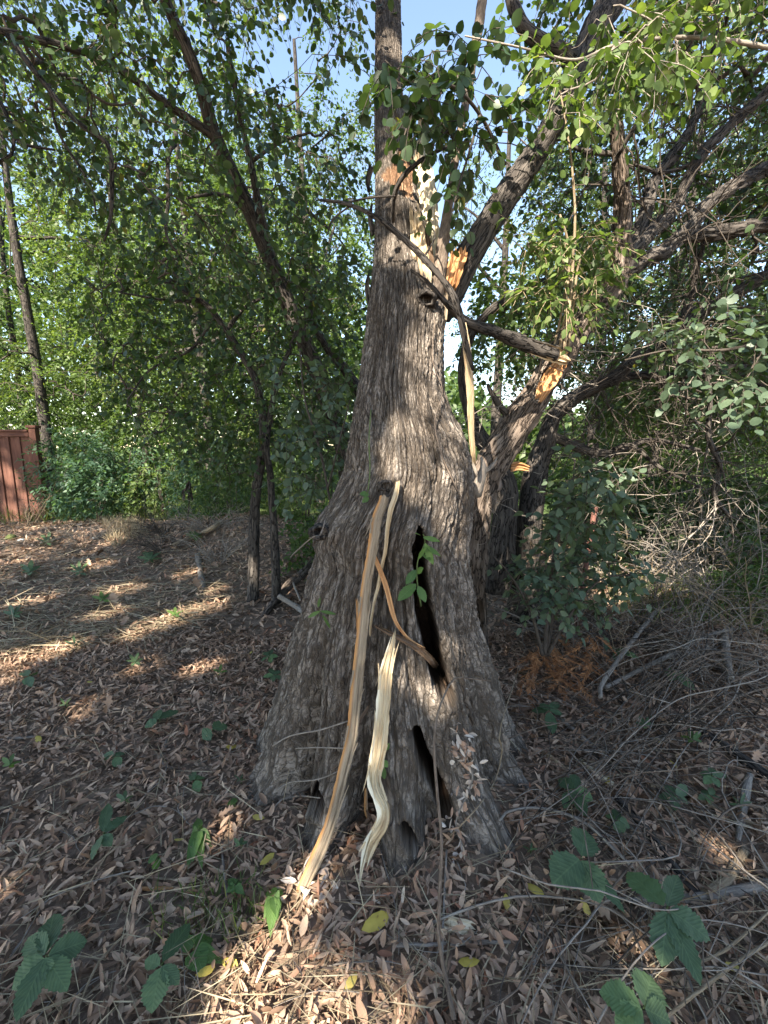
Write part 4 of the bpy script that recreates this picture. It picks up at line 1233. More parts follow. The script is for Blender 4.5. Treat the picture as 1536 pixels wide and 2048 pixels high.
# ------------------------------------------------------------------ unseen shade trees behind the viewpoint: crowns shaped for shade, gaps cut for sun patches
LIT = []
def lit(px, py, r, Y=None):
    p = W(px, py, Y) if Y is not None else W(px, py, hitY(px, py))
    LIT.append((p, r))
for a in [(330, 1250, .13), (420, 1215, .13), (130, 1300, .10), (50, 1318, .12), (640, 1740, .05), (600, 1800, .05), (475, 1640, .03), (560, 1990, .10), (640, 2030, .10), (490, 1940, .03), (700, 1960, .05), (760, 2035, .05),
          (260, 1180, .12), (200, 1130, .12), (230, 1225, .08), (380, 1150, .1), (90, 1200, .1), (300, 1330, .05), (180, 1410, .04), (420, 1330, .05), (30, 1360, .03), (20, 1760, .02), (925, 1060, .075), (932, 1000, .06), (880, 1395, .05), (905, 1290, .03), (1290, 1880, .05), (850, 1980, .05), (440, 1180, .07),
          (800, 1330, .03), (560, 1180, .05), (240, 1080, .12), (700, 1650, .03), (760, 1480, .03), (900, 1560, .03), (820, 960, .03), (1000, 1900, .03), (1440, 1700, .05)]:
    lit(*a)
for a in [(800, 340, .13, 2.6), (856, 390, .2, 2.5), (842, 480, .12, 2.2), (985, 930, .2, 2.65), (1000, 900, .25, 2.65), (1030, 860, .2, 2.65), (1060, 800, .26, 2.65), (1120, 705, .3, 2.65), (1190, 610, .26, 2.65), (1235, 500, .2, 2.6), (1010, 1140, .2, 3.2), (1060, 1000, .22, 3.3), (960, 1160, .16, 2.8), (985, 1060, .18, 2.9), (1030, 1080, .16, 3.2), (1130, 560, .34, 2.5),
          (1100, 440, .25, 2.4), (1180, 480, .25, 2.4), (1120, 170, .3, 2.15), (1250, 110, .35, 2.2), (1390, 60, .3, 2.3), (1060, 330, .18, 2.45), (1420, 800, .2, 3.3), (1300, 900, .22, 3.5), (1400, 620, .25, 3.4), (1210, 330, .2, 2.6), (930, 300, .12, 2.35),
          (940, 100, .15, 2.55), (785, 60, .08, 3.1), (770, 450, .05, 2.2), (1240, 960, .15, 3.2), (10, 940, .1, 8), (20, 1020, .12, 8), (65, 1005, .1, 8.1), (885, 530, .06, 2.2), (1350, 450, .15, 2.9), (1300, 1080, .25, 3.5), (1220, 1120, .25, 3.4), (1420, 1060, .2, 3.3), (1180, 1000, .2, 3.3), (510, 1140, .1, 3.9),
          (600, 250, .2, 3.5), (620, 330, .2, 3.6), (690, 830, .05, 4.6), (560, 620, .12, 4.2), (300, 330, .2, 3.4)]:
    lit(*a)
LP = np.array([p for p, r in LIT]); LR = np.array([r for p, r in LIT])
def sun_gaps(S):
    out = np.zeros(len(S), bool)
    for p, r in zip(LP, LR):
        d = S - p
        t = d @ SUN_TO
        out |= (np.linalg.norm(d - t[:, None] * SUN_TO, axis=1) < r + .06) & (t > 0)
    return out
def shade_attr(lo, hi, n, t0, t1):
    p = RNG.uniform(lo, hi, (n, 3))
    return p + SUN_TO * RNG.uniform(t0, t1, (n, 1))
SA = np.concatenate([shade_attr((-4.5, .2, 0), (1.2, 6, 3.2), 2300, 7.0, 11.5), shade_attr((.6, .2, 0), (4.5, 3.6, .9), 850, 7.5, 10.5), shade_attr((1.3, 2.2, 1.6), (4.6, 4.2, 4.6), 700, 7.5, 11), shade_attr((-8, 4.6, 0), (-3.2, 7.6, .2), 190, 9.5, 13), shade_attr((-9.6, 7.3, 0), (-6, 8.5, 1.9), 260, 11, 15), shade_attr((-9.5, 6.2, 0), (-1, 9.0, 2.0), 170, 11, 15), shade_attr((-2.2, .5, 0), (1.2, 2.1, .1), 520, 7.5, 10.5)])
for k, (bx_, by_, sel_) in enumerate([(-5.4, -4.2, SA[:, 0] < -3.6), (-2.3, -6.2, (SA[:, 0] >= -3.6) & (SA[:, 0] < -.9)), (0.9, -6.0, SA[:, 0] >= -.9)]):
    A = SA[sel_]
    b = ground_at(bx_, by_)
    root = empty("shade_tree", b, ["leafy tree behind the viewer on the left whose crown shades the ground", "leafy tree right behind the viewer whose crown shades the huge trunk",
                                   "leafy tree behind the viewer on the right whose crown shades the brush"][k], "tree", "shade trees behind the viewpoint")
    c = A.mean(0)
    P = catmull(np.array([b - [0, 0, .1], b + [.1, .1, 2.2], b * .4 + c * .6, c + [0, 0, 1.0]]), .3)
    mb = MB(); tube(mb, P, np.linspace(.2, .06, len(P)), 12, .12); mb.build("trunk", M_LIMB, root)
    dr = grow(P, None, A, M_TWIG, root, minr=.003, sides=4)
    leaves(root, A, dr, M_LEAF_MID, 'tiny', (.09, .13), .62, 4, 9, .5, .5, holes=sun_gaps)

# ------------------------------------------------------------------ wooden fence on the left
M_FENCE = wood_mat("red-brown stained boards", [(.3, (0.07, 0.03, 0.021)), (.5, (0.115, 0.05, 0.034)), (.75, (0.165, 0.08, 0.056))], scale=(30, 30, 3), bump=0.3)
f0 = ground_at(-9.6, 7.75); f1 = ground_at(-6.47, 8.15)
fdir = norm((f1 - f0) * [1, 1, 0]); fn = np.array([fdir[1], -fdir[0], 0.0])
flen = np.linalg.norm((f1 - f0)[:2])
FZ = float(min(f0[2], f1[2])) - .03
fence = empty("board_fence", (f1[0], f1[1], FZ), "red-brown stained wooden board fence with a capped end post at the left edge", "fence")
def fbox(name, s0, s1, z0, z1, d0, d1, mat=M_FENCE, bev=.006, top=None):
    """A board of the fence from s0 to s1 along it, z0 to z1 high and d0 to d1 proud of its middle plane."""
    mb = MB()
    V, Q = [], []
    ns, nz = 1, 6
    out = f0 * [1, 1, 0]
    prof = [(d0, 0), (d1 - bev, 0), (d1, bev)]
    zs = [z0, z0 + bev] + list(np.linspace(z0 + .2, z1 - .2, 4) if z1 - z0 > .8 else []) + [z1 - bev, z1]
    ring = []
    for z in zs:
        e = bev if z in (z0, z1) else 0
        ring.append([(s0 + e, d0), (s1 - e, d0), (s1 - e, d1 - bev), (s1 - bev - e, d1 - e), (s0 + bev + e, d1 - e), (s0 + e, d1 - bev)])
    for z, r in zip(zs, ring):
        for (s, d) in r:
            V.append(out + fdir * s + fn * d + [0, 0, FZ + z])
    m = 6
    for k in range(len(zs) - 1):
        for j in range(m):
            Q.append((k * m + j, k * m + (j + 1) % m, (k + 1) * m + (j + 1) % m, (k + 1) * m + j))
    T = []
    for j in range(1, m - 1):
        T.append((0, j + 1, j)); b = (len(zs) - 1) * m; T.append((b, b + j, b + j + 1))
    V = np.array(V)
    bk = np.stack([np.repeat(RNG.uniform(0, 9), len(V)) + (V - out) @ fdir, (V - out) @ fn, V[:, 2] if z1 - z0 > .3 else (V - out) @ fdir], -1)
    if z1 - z0 <= .3: bk = bk[:, [2, 1, 0]] * [1, 1, 1]; bk[:, 0] = V[:, 2]
    mb.add(V, T, Q, .5, bk)
    return mb.build(name, mat, fence, smooth=False)
s = flen - .13
k = 0
while s > 0:
    w = .185
    fbox("board", s - w, s, .06, 1.66, 0.0, .022 + .003 * RNG.uniform())
    fbox("batten", s - w - .028, s - w + .028, .06, 1.66, .026, .048)
    s -= w + .003
fbox("top_rail", 0, flen - .125, 1.661, 1.75, -.03, .06)
fbox("rail_cap", 0, flen - .125, 1.752, 1.79, -.05, .085)
fbox("bottom_rail", 0, flen - .125, .0, .058, -.02, .04)
fbox("post", flen - .12, flen, 0, 1.82, -.06, .06)
fbox("post_cap", flen - .145, flen + .025, 1.822, 1.87, -.085, .085, top=True)

# ------------------------------------------------------------------ undergrowth
def bush(name, label, x, y, h, r, n_at, mat, templ, L, asp, cat="bush", group=None, stems=6, K=3, n=8, span=.3, droop=.5, single=0, stemmat=M_TWIG, holes=None, gaps=(), zlo=.12, flat=.7):
    b = ground_at(x, y)
    root = empty(name, b, label, cat, group)
    NP = []
    for k in range(stems):
        a = RNG.uniform(0, 2 * np.pi); q = RNG.uniform(.2, .7) * r
        e = b + [math.cos(a) * q, math.sin(a) * q, h * RNG.uniform(.6, .95)]
        P = catmull(np.array([b + [math.cos(a) * .04, math.sin(a) * .04, -.03], b * .5 + e * .5 + [0, 0, h * .1], e]), .1)
        mb = MB(); tube(mb, P, np.linspace(.012, .004, len(P)), 5, .1, RNG.uniform()); mb.build("stem", stemmat, root)
        NP.append(P)
    d = norm(RNG.normal(size=(n_at, 3)))
    q = RNG.uniform(.35, 1, (n_at, 1)) ** .5
    A = b + np.concatenate([d[:, :2] * r * q, (h * .52 + d[:, 2:] * h * .48 * q)], 1)
    A[:, 2] = np.maximum(A[:, 2], b[2] + zlo)
    A = gap_filter(A, gaps)
    dr = grow(np.concatenate(NP), None, A, stemmat, root, minr=.0018, sides=4)
    leaves(root, A, dr, mat, templ, L, asp, K, n, span, droop, single=single, holes=holes, flat=flat)
    return root
def pxx(px, Y): return (px - 768) / FPX * (Y * CP + 1.4 * SP)
UG = [
    ("arching bush of cool blue-green leaflets spilling over the end of the fence", 165, 8.3, 1.85, .75, 130, M_LEAF_COOL, 'lance', (.07, .11), .3),
    ("leafy green bush just right of the fence, pale yellow-green inside", 195, 7.7, 1.25, .7, 110, M_LEAF_COOL, 'ovate', (.06, .09), .5),
    ("tall weedy bush with cool green foliage between the fence and the leaning tree", 250, 8.3, 1.6, .9, 130, M_LEAF_COOL, 'ovate', (.05, .08), .45),
    ("sunlit light green bush behind the mound of old brush", 330, 8.2, 1.1, .9, 130, M_LEAF_LIGHT, 'ovate', (.05, .08), .5),
    ("fern-like bright green bush behind the black hanging leaves", 425, 7.6, 1.45, .75, 110, M_LEAF_COOL, 'lance', (.06, .09), .35),
    ("low grassy green bush left of the twin stemmed tree", 470, 6.8, .8, .6, 90, M_LEAF_MID, 'lance', (.06, .09), .3),
    ("green bush between the twin stemmed tree and the huge trunk, brightly lit", 610, 7.4, 1.3, .7, 110, M_LEAF_LIGHT, 'ovate', (.05, .08), .5),
    ("dark low bush touching the left side of the huge trunk from behind", 650, 4.9, .75, .45, 70, M_LEAF_MID, 'ovate', (.05, .07), .6),
    ("broad green bush far behind the fence corner", 40, 10.2, 2.6, 1.6, 150, M_LEAF_MID, 'tiny', (.08, .12), .5),
    ("broad shaded bush far behind the mound of brush", 330, 10.5, 2.4, 1.7, 170, M_LEAF_MID, 'tiny', (.08, .12), .5),
    ("broad sunlit bush far behind the twin stemmed tree", 540, 10.4, 2.3, 1.5, 160, M_LEAF_LIGHT, 'tiny', (.08, .12), .5),
    ("bright green bush seen low between the huge trunk and the clumped trunks", 945, 6.5, 1.3, .6, 80, M_LEAF_LIGHT, 'ovate', (.05, .08), .5),
    ("green bush behind the grey-leaved shrub", 1090, 6.2, 1.2, .8, 110, M_LEAF_MID, 'ovate', (.05, .08), .55),
    ("dark green bush in the middle of the thicket on the right", 1240, 5.4, 1.15, .8, 120, M_LEAF_DARK, 'ovate', (.05, .08), .55),
    ("large dark bush under the dead hanging bough on the right", 1390, 5.0, 1.25, .85, 140, M_LEAF_DARK, 'ovate', (.05, .08), .55),
    ("dark bush filling the right edge at mid height", 1530, 4.3, 1.2, .7, 120, M_LEAF_DARK, 'ovate', (.05, .08), .55),
    ("yellow-green weedy shrub at the right edge above the fallen twigs", 1545, 3.3, .75, .4, 60, M_LEAF_MID, 'lance', (.05, .08), .3),
    ("broad green hedge-like bush far beyond the thicket at right", 1480, 9.0, 2.3, 1.8, 170, M_LEAF_MID, 'tiny', (.08, .12), .5),
    ("pale green bush on the skyline beyond the clumped trunks", 1230, 9.5, 1.5, 1.3, 120, M_LEAF_LIGHT, 'tiny', (.08, .12), .5),
]
for (lab, px_, Y_, h_, r_, na, mt, tp, ls, asp) in UG:
    bush("bush", lab, pxx(px_, Y_), Y_, h_, r_, na, mt, tp, ls, asp, group="bushes of the undergrowth")

# black withered leaves hanging on a stem in the undergrowth
wl_ = empty("withered_plant", G(375, 1045), "withered plant with black drooping leaves standing on the mound of brush", "plant")
Pq = catmull(np.array([origin_of(wl_), W(380, 980, 6.0), W(378, 962, 5.95), W(368, 985, 5.9)]), .05)
mb = MB(); tube(mb, Pq, np.linspace(.01, .006, len(Pq)), 5); mb.build("stem", M_TWIG, wl_)
M_BLACK = leaf_mat("black withered leaf", [(0, (.02, .015, .015)), (1, (.05, .04, .035))], .1, rough=.8)
for k in range(22):
    a = Pq[-1 - k % 8]; 
    leaf_objs(wl_, a[None], np.array([[RNG.normal() * .3, RNG.normal() * .3, -1]]), RNG.normal(size=(1, 3)), np.array([.13]), np.array([.04]), np.array([.5]), 'curl', M_BLACK)

def bare_shrub(name, label, base, h, spread, n, mat, r0=.006, group=None, cat="dead shrub", lean=(0, 0), depth=2, step=.09, droop=.35):
    root = empty(name, base, label, cat, group)
    stems, twigs = [], MB()
    for k in range(n):
        a = RNG.uniform(0, 2 * np.pi)
        d = norm(np.array([math.cos(a) * spread + lean[0], math.sin(a) * spread + lean[1], 1.0]))
        p = base + [math.cos(a) * .05, math.sin(a) * .05, -.02]
        L = h * RNG.uniform(.7, 1.5); m = int(L / step) + 2
        P = [p.copy()]
        for j in range(m):
            d = norm(d + RNG.normal(size=3) * .16 + np.array([0, 0, -droop * (j / m)]) * .5)
            p = p + d * step
            if p[2] < terrain(p[0], p[1]) + .01: p[2] = float(terrain(p[0], p[1])) + .01
            P.append(p.copy())
        P = np.array(P); R = np.linspace(r0 * RNG.uniform(.6, 1.1), r0 * .25, len(P))
        mb = MB(); tube(mb, P, R, 6, .1, RNG.uniform()); mb.build("stem", mat, root)
        for q in range(int(len(P) * 1.1)):
            i = RNG.integers(1, len(P)); e = norm(P[i] - P[i - 1]); dd = norm(e * .6 + RNG.normal(size=3) * .7)
            c = [P[i]]; 
            for j in range(RNG.integers(3, 7)):
                dd = norm(dd + RNG.normal(size=3) * .22 + [0, 0, -.08]); c.append(c[-1] + dd * step * .6)
            c = np.array(c); g = terrain(c[:, 0], c[:, 1]) + .005; c[:, 2] = np.maximum(c[:, 2], g)
            tube(twigs, c, np.linspace(R[i] * .55, .0012, len(c)), 4, 0, RNG.uniform())
    tag(twigs.build("twigs", mat, root), kind='stuff')
    return root
for (lab, px_, Y_, h_, sp, n_, mt) in [
    ("tangle of bare pale twigs in the thicket under the dead hanging bough", 1310, 3.7, 1.0, .8, 20, M_DRYTWIG),
    ("tangle of bare grey twigs in front of the dark bushes at far right", 1450, 3.3, 1.0, .8, 20, M_DRYTWIG),
    ("sunlit bare twigs right of the grey-leaved shrub", 1210, 3.4, .95, .6, 18, M_TANVINE),
    ("tall bare grey shrub rising among the boughs at right", 1380, 4.2, 1.5, .6, 16, M_DRYTWIG),
    ("dark bare brush piled low behind the forked dead twig", 1250, 2.9, .4, 1.3, 22, M_TWIG),
    ("low heap of grey brush behind the grey stub", 1440, 2.6, .35, 1.4, 22, M_DRYTWIG),
    ("low heap of dark brush between the dead cedar sprig and the upright creeper leaf", 1290, 2.15, .25, 1.5, 18, M_TWIG),
    ("arching bare canes at the right edge above the fallen twigs", 1540, 2.9, .8, .9, 12, M_TANVINE),
    ("low sprawling dead shrub at the foot of the clumped trunks", 1120, 3.0, .45, 1.0, 14, M_DRYTWIG),
    ("dead reddish brush on the crest of the mound at left", 330, 6.2, .5, 1.1, 22, M_TWIG),
    ("low heap of dead brown brush on the left part of the mound", 170, 6.2, .3, 1.5, 20, M_DRYTWIG),
    ("thick heap of dark dead brush on the near face of the mound", 330, 5.5, .35, 1.4, 26, M_TWIG),
    ("greyish dead brush spilling down the mound's right end", 420, 6.0, .45, 1.2, 22, M_DRYTWIG),
    ("thin dead stalks leaning before the end of the fence", 60, 7.2, .8, .5, 7, M_TANVINE),
    ("dead grey brush at the foot of the twin stemmed tree", 440, 5.2, .5, .9, 16, M_DRYTWIG)]:
    bare_shrub("dead_shrub", lab, ground_at(pxx(px_, Y_), Y_), h_, sp, n_, mt, group="bare dead shrubs")

# ------------------------------------------------------------------ forest litter
def tmpl(xs, hw, fold, droop, wave=0.0):
    V, T, Q = [(0, 0, 0)], [], []
    for k, (x, h) in enumerate(zip(xs[1:-1], hw[1:-1])):
        z = -droop * x * x + wave * math.sin(x * 9)
        V += [(x, -h, z + fold * h), (x, 0, z), (x, h, z + fold * h)]
    V.append((xs[-1], 0, -droop))
    n = len(xs) - 2
    T += [(0, 1, 2), (0, 2, 3)]
    for i in range(n - 1):
        a = 1 + 3 * i
        Q += [(a, a + 3, a + 4, a + 1), (a + 1, a + 4, a + 5, a + 2)]
    a = 1 + 3 * (n - 1); e = len(V) - 1
    T += [(a, e, a + 1), (a + 1, e, a + 2)]
    return np.array(V, float), np.array(T), np.array(Q)
TEMPL['oak'] = tmpl([0, .08, .2, .3, .42, .52, .66, .76, .9, 1.0], [0, .06, .3, .13, .45, .18, .5, .2, .28, 0], .3, .1, .06)
TEMPL['litter'] = tmpl([0, .2, .5, .8, 1.0], [0, .4, .5, .34, 0], .45, -.2)
TEMPL['litterflat'] = tmpl([0, .2, .5, .8, 1.0], [0, .42, .5, .34, 0], -.25, .15)
def serr(prof, rows, amp, fold, droop):
    xs = np.linspace(0, 1, rows); hw = np.interp(xs, *prof)
    h0 = hw.copy()
    hw = hw * (1 + amp * np.where(np.arange(rows) % 2, 1, -1)); hw[0] = hw[-1] = 0
    V, T, Q = tmpl(list(xs), list(hw), 0.0, droop)
    for k in range(1, rows - 1):
        for q in (0, 2): V[1 + 3 * (k - 1) + q, 2] += fold * h0[k] * (1 + .5 * math.sin(k * .9 + q)) + .02 * math.sin(k * 2.1 + q * 2)
    return V, T, Q
TEMPL['leaflet'] = serr(([0, .15, .45, .7, .9, 1], [.04, .32, .5, .42, .18, 0]), 20, .09, .14, .18)
TEMPL['heart'] = serr(([0, .05, .25, .5, .8, 1], [.2, .42, .52, .42, .15, 0]), 14, .0, .15, .15)
TEMPL['blade'] = tmpl([0, .2, .4, .6, .8, 1.0], [0, .5, .5, .45, .3, 0], .3, 0)

def tnormal(x, y):
    e = .05
    return norm(np.stack([terrain(x - e, y) - terrain(x + e, y), terrain(x, y - e) - terrain(x, y + e), np.full(np.shape(x), 2 * e)], -1))
def inside_trunk(x, y):
    j = int(np.argmin(np.abs(zz - .02)))
    a = np.arctan2(x - ax[j, 0], -(y - ax[j, 1]))
    rr = np.hypot(PX[j] - ax[j, 0], PY[j] - ax[j, 1]); an = np.arctan2(PX[j] - ax[j, 0], -(PY[j] - ax[j, 1]))
    o = np.argsort(an)
    return np.hypot(x - ax[j, 0], y - ax[j, 1]) < np.interp(a, an[o], rr[o], period=2 * np.pi) * .97
SING = []
def litter(n, xr, yr, templ, L, asp, zr, tilt, single=0):
    x, y = RNG.uniform(*xr, n), RNG.uniform(*yr, n)
    ok = (np.abs(x) < 1.15 * (y + .5) + .6) & ~inside_trunk(x, y)
    x, y = x[ok], y[ok]; n = len(x)
    pos = np.stack([x, y, terrain(x, y) + RNG.uniform(*zr, n)], -1)
    N0 = norm(tnormal(x, y) + RNG.normal(size=(n, 3)) * tilt)
    Xd = RNG.normal(size=(n, 3)); Xd = norm(Xd - N0 * (Xd * N0).sum(-1, keepdims=True))
    Ls = RNG.uniform(*L, n); Ws = Ls * asp * RNG.uniform(.7, 1.3, n)
    patch = pnoise(x * 1.3, y * 1.3, 7.7) * .18
    rn = np.clip(RNG.beta(2.2, 2.2, n) * .9 + patch, 0, 1)
    return [templ, pos, Xd, N0, Ls, Ws, rn]
sets = [litter(24000, (-3, 3.2), (.5, 3.2), 'litter', (.02, .055), .25, (.002, .035), .45),
        litter(8000, (-3, 3.2), (.5, 3.2), 'litterflat', (.02, .046), .4, (.002, .03), .4),
        litter(420, (-3, 3.2), (.5, 3.6), 'oak', (.05, .1), .62, (.012, .04), .4),
        litter(9000, (-3, 3.2), (.5, 3.2), 'curl', (.025, .06), .4, (.004, .03), .7),
        litter(11000, (-3, 3.2), (.5, 3.2), 'lance', (.035, .08), .19, (.004, .03), .4),
        litter(14000, (-3, 3.2), (.5, 3.2), 'tiny', (.006, .022), .6, (.002, .035), .6),
        litter(30000, (-7.5, 4.5), (3.0, 7.6), 'litter', (.035, .075), .33, (.002, .04), .45),
        litter(900, (-7.5, 4.5), (3.0, 7.6), 'oak', (.08, .14), .62, (.005, .04), .45)]
mb = MB()
cand = []
for si, (tp, pos, Xd, N0, Ls, Ws, rn) in enumerate(sets):
    qx, qy, qd = proj(pos)
    vis = (qx > 10) & (qx < 1526) & (qy > 1000) & (qy < 2030)
    gz = terrain(pos[:, 0], pos[:, 1])
    blocked = (qx > 500) & (qx < 1060) & (qy < 1500)
    for k in np.nonzero(vis & ~blocked)[0]:
        cand.append(((pos[k, 2] - gz[k]) * 1.2 + (Ls[k] * Ws[k]) ** .5 / qd[k], si, k))
cand.sort(key=lambda c: -c[0])
take = {}
for c in cand[:300]: take.setdefault(c[1], []).append(c[2])
DRYMESH = {}
def single_leaf(tp, p, Xd, N0, L, Wd, rn, mat, name, label, group, cat="leaf"):
    b = min(7, int(rn * 8)); key = (tp, mat.name, b)
    if key not in DRYMESH:
        V, T, Q = TEMPL[tp]
        DRYMESH[key] = MB().add(V, T, Q, (b + .5) / 8, V).mesh("fallen_leaf", mat)
    o = bpy.data.objects.new(name, DRYMESH[key]); COL.objects.link(o)
    Xv, Yv, Zv = basis(Xd[None], N0[None])
    M = np.eye(4); M[:3, 0], M[:3, 1], M[:3, 2], M[:3, 3] = Xv[0] * L, Yv[0] * Wd, Zv[0] * Wd, p
    o.matrix_world = Matrix(M.tolist())
    tag(o, label, cat, group)
    return o
LEAFLAB = {'curl': "rolled-up dry leaf", 'lance': "slim arched dry leaf", 'tiny': "leaf crumb", 'litter': "narrow dry leaf", 'litterflat': "broad dry leaf", 'oak': "lobed oak leaf"}
TONE = ["dark brown ", "", "tan ", "pale tan ", "reddish ", "bleached "]
def tone(rn): return TONE[0] if rn < .25 else TONE[2] if rn < .55 else TONE[3] if rn < .8 else TONE[4] if rn < .93 else TONE[5]
for si, (tp, pos, Xd, N0, Ls, Ws, rn) in enumerate(sets):
    m = np.ones(len(pos), bool)
    for k in take.get(si, []):
        m[k] = False
        single_leaf(tp, pos[k], Xd[k], N0[k], Ls[k], Ws[k], rn[k], M_DRY, "fallen_leaf", ("long " if Ls[k] > .055 else "") + tone(rn[k]) + LEAFLAB[tp] + " " + where(pos[k]), "dry leaves on the forest floor")
    scatter(mb, TEMPL[tp], pos[m], Xd[m], N0[m], Ls[m], Ws[m], rn[m])
tag(mb.build("leaf_litter", M_DRY), "carpet of dry brown leaves covering the forest floor", None, kind='stuff')
# fresh yellow leaves among the brown ones
for (px_, py_, s_) in [(75, 1487, 1), (452, 1510, 1), (505, 1645, .8), (545, 1587, .8), (780, 1855, 1.5), (1010, 1805, .8), (1087, 1812, 1), (432, 1955, .8), (478, 1958, .9), (550, 1720, .9), (625, 1670, .8), (505, 1310, .7), (700, 1580, .8),
                       (915, 1955, 1), (1330, 1500, .9), (1352, 1552, .8), (1210, 1580, .8), (1445, 1950, .7), (690, 2000, .8), (330, 1985, .8), (175, 1375, .6), (215, 1640, .6), (1180, 1855, .8), (370, 1700, .6)]:
    g = G(px_, py_)
    single_leaf('litterflat', g + [0, 0, .03], norm(RNG.normal(size=3) * [1, 1, .1]), norm(np.array([RNG.normal() * .3, -.2 + RNG.normal() * .3, 1])), .065 * s_, .028 * s_, RNG.uniform(), M_YELLOW, "yellow_leaf", "fresh yellow leaf " + ("" if s_ < .95 else "of fair size ") + where(g), "yellow leaves on the litter")

# straw and dead grass on the cleared ground at the left, fine stems everywhere
def blades(n, poly, L, w, mat, zr, name, label, flat=True):
    p = np.asarray(poly, float); lo, hi = p.min(0), p.max(0)
    q = RNG.uniform(lo, hi, (n * 3, 2)); q = q[inside_dist(q[:, 0], q[:, 1], p) > 0][:n]
    n = len(q)
    k = ray(q[:, 0], q[:, 1]); t = (0.03 - CAM_H) / k[:, 2]
    P = EYE + k * t[:, None]
    P[:, 2] = terrain(P[:, 0], P[:, 1]) + RNG.uniform(*zr, n)
    ok = ~inside_trunk(P[:, 0], P[:, 1]); P = P[ok]; n = len(P)
    if flat:
        Xd = RNG.normal(size=(n, 3)) * [1, .7, .12]; N0 = norm(RNG.normal(size=(n, 3)) * .5 + [0, 0, 1])
    else:
        Xd = RNG.normal(size=(n, 3)) * [.5, .5, .2] + [0, 0, 1]; N0 = RNG.normal(size=(n, 3))
    mb = MB()
    scatter(mb, TEMPL['blade'], P, Xd, N0, RNG.uniform(*L, n), RNG.uniform(*w, n), RNG.uniform(size=n))
    return tag(mb.build(name, mat), label, None, kind='stuff')
blades(3000, [(-60, 1040), (250, 1030), (520, 1090), (480, 1200), (300, 1290), (-60, 1330)], (.1, .38), (.003, .007), M_STRAW, (.01, .07), "dry_straw", "pale dead straw strewn over the cleared ground at left")
blades(1500, [(-80, 1250), (480, 1250), (540, 1560), (640, 1650), (960, 1720), (1020, 1500), (980, 1200), (1620, 1190), (1640, 2150), (-80, 2150)], (.08, .3), (.0016, .0035), M_STRAW, (.01, .05), "fallen_stems", "thin dry stems and needles mixed into the litter")
blades(900, [(200, 1060), (270, 1050), (300, 1090), (230, 1110)], (.08, .22), (.004, .008), M_STRAW, (.0, .03), "pale_grass", "tuft of sunlit straw-coloured grass on the mound", flat=False)
blades(190, [(300, 1780), (520, 1760), (560, 1860), (420, 1900), (320, 1880)], (.04, .1), (.002, .004), M_GRASS, (.0, .02), "grass", "thin green grass among the litter in front of the leaning slivers", flat=False)
blades(2600, [(-100, 1010), (700, 985), (700, 1060), (480, 1080), (200, 1050), (-100, 1065)], (.15, .45), (.006, .012), M_GRASS, (.0, .05), "tall_grass", "green grass and weeds along the edge of the undergrowth", flat=False)
blades(1500, [(930, 990), (1000, 990), (1010, 1080), (930, 1080)], (.15, .45), (.006, .012), M_GRASS, (.0, .05), "meadow_grass", "sunlit grass seen between the huge trunk and the clumped trunks", flat=False)
blades(1600, [(1180, 1130), (1600, 1080), (1600, 1300), (1250, 1280)], (.1, .3), (.003, .006), M_GRASS, (.0, .05), "weeds", "thin green weeds at the right edge behind the fallen twigs", flat=False)

# ------------------------------------------------------------------ slivers of split wood leaning on the trunk
def top_splinter(name, label, cat, rows, mat, gap=.02, group=None, fibres=0, **kw):
    """rows: (px, py, width px); follows the surface it leans on, from its top to its foot."""
    rows = np.asarray(rows, float)
    Ys = np.array([hitY(a, b) for a, b, _ in rows])
    P = W(rows[:, 0], rows[:, 1], Ys)
    # a stiff piece: chord between its ends, pushed out where the trunk bulges
    t = np.concatenate([[0], np.cumsum(np.abs(np.diff(rows[:, 1])))]); t /= t[-1]
    ends = Ys[0] * (1 - t) + Ys[-1] * t
    Yc = np.minimum(Ys - gap, ends * .6 + Ys * .4 - gap)
    P = W(rows[:, 0], rows[:, 1], Yc)
    R = rows[:, 2] * depth_of(P) / FPX / 2
    C = catmull(np.concatenate([P, R[:, None]], 1), .02)
    C[:, 2] = np.maximum(C[:, 2], terrain(C[:, 0], C[:, 1]) + .012)
    low = C[int(np.argmin(C[:, 2]))]
    o = splinter(None, name, None, mat, base=low[:3], pts=(C[:, :3], np.maximum(C[:, 3], .002)), **kw)
    for _ in range(fibres):
        i = int(RNG.uniform(.05, .85) * len(C)); L = RNG.uniform(.05, .14)
        T = norm(C[min(i + 2, len(C) - 1), :3] - C[max(i - 2, 0), :3]); S = norm(np.cross(T, EYE - C[i, :3])) * RNG.choice([-1, 1])
        q = np.linspace(0, 1, 5)[:, None]
        Pf = C[i, :3] + S * C[i, 3] * .85 + norm(EYE - C[i, :3]) * .004 + T * L * q * RNG.choice([-1, 1]) + S * (q ** 2) * RNG.uniform(.004, .016)
        splinter(o, "fibre", None, mat, .002, 3, 0, .03, .001, edge=False, base=C[i, :3], pts=(Pf, np.linspace(.0035, .001, 5)))
    return tag(o, label, cat, group)
SL = "slivers of torn wood leaning on the trunk"
top_splinter("wood_sliver", "longest sliver of torn wood, grey-brown with orange edges, leaning on the trunk", "wood sliver",
    [(770, 985, 18), (766, 1005, 20), (754, 1037, 21), (746, 1092, 20), (734, 1162, 20), (723, 1280, 22), (713, 1377, 23), (703, 1475, 23), (687, 1540, 22), (664, 1635, 22), (640, 1700, 25), (612, 1762, 24), (588, 1818, 14)],
    M_WOOD_GREY, gap=.03, thick=.018, cols=9, jag0=.02, jag1=.05, rough=.0025, curve=.006, group=SL, fibres=12)
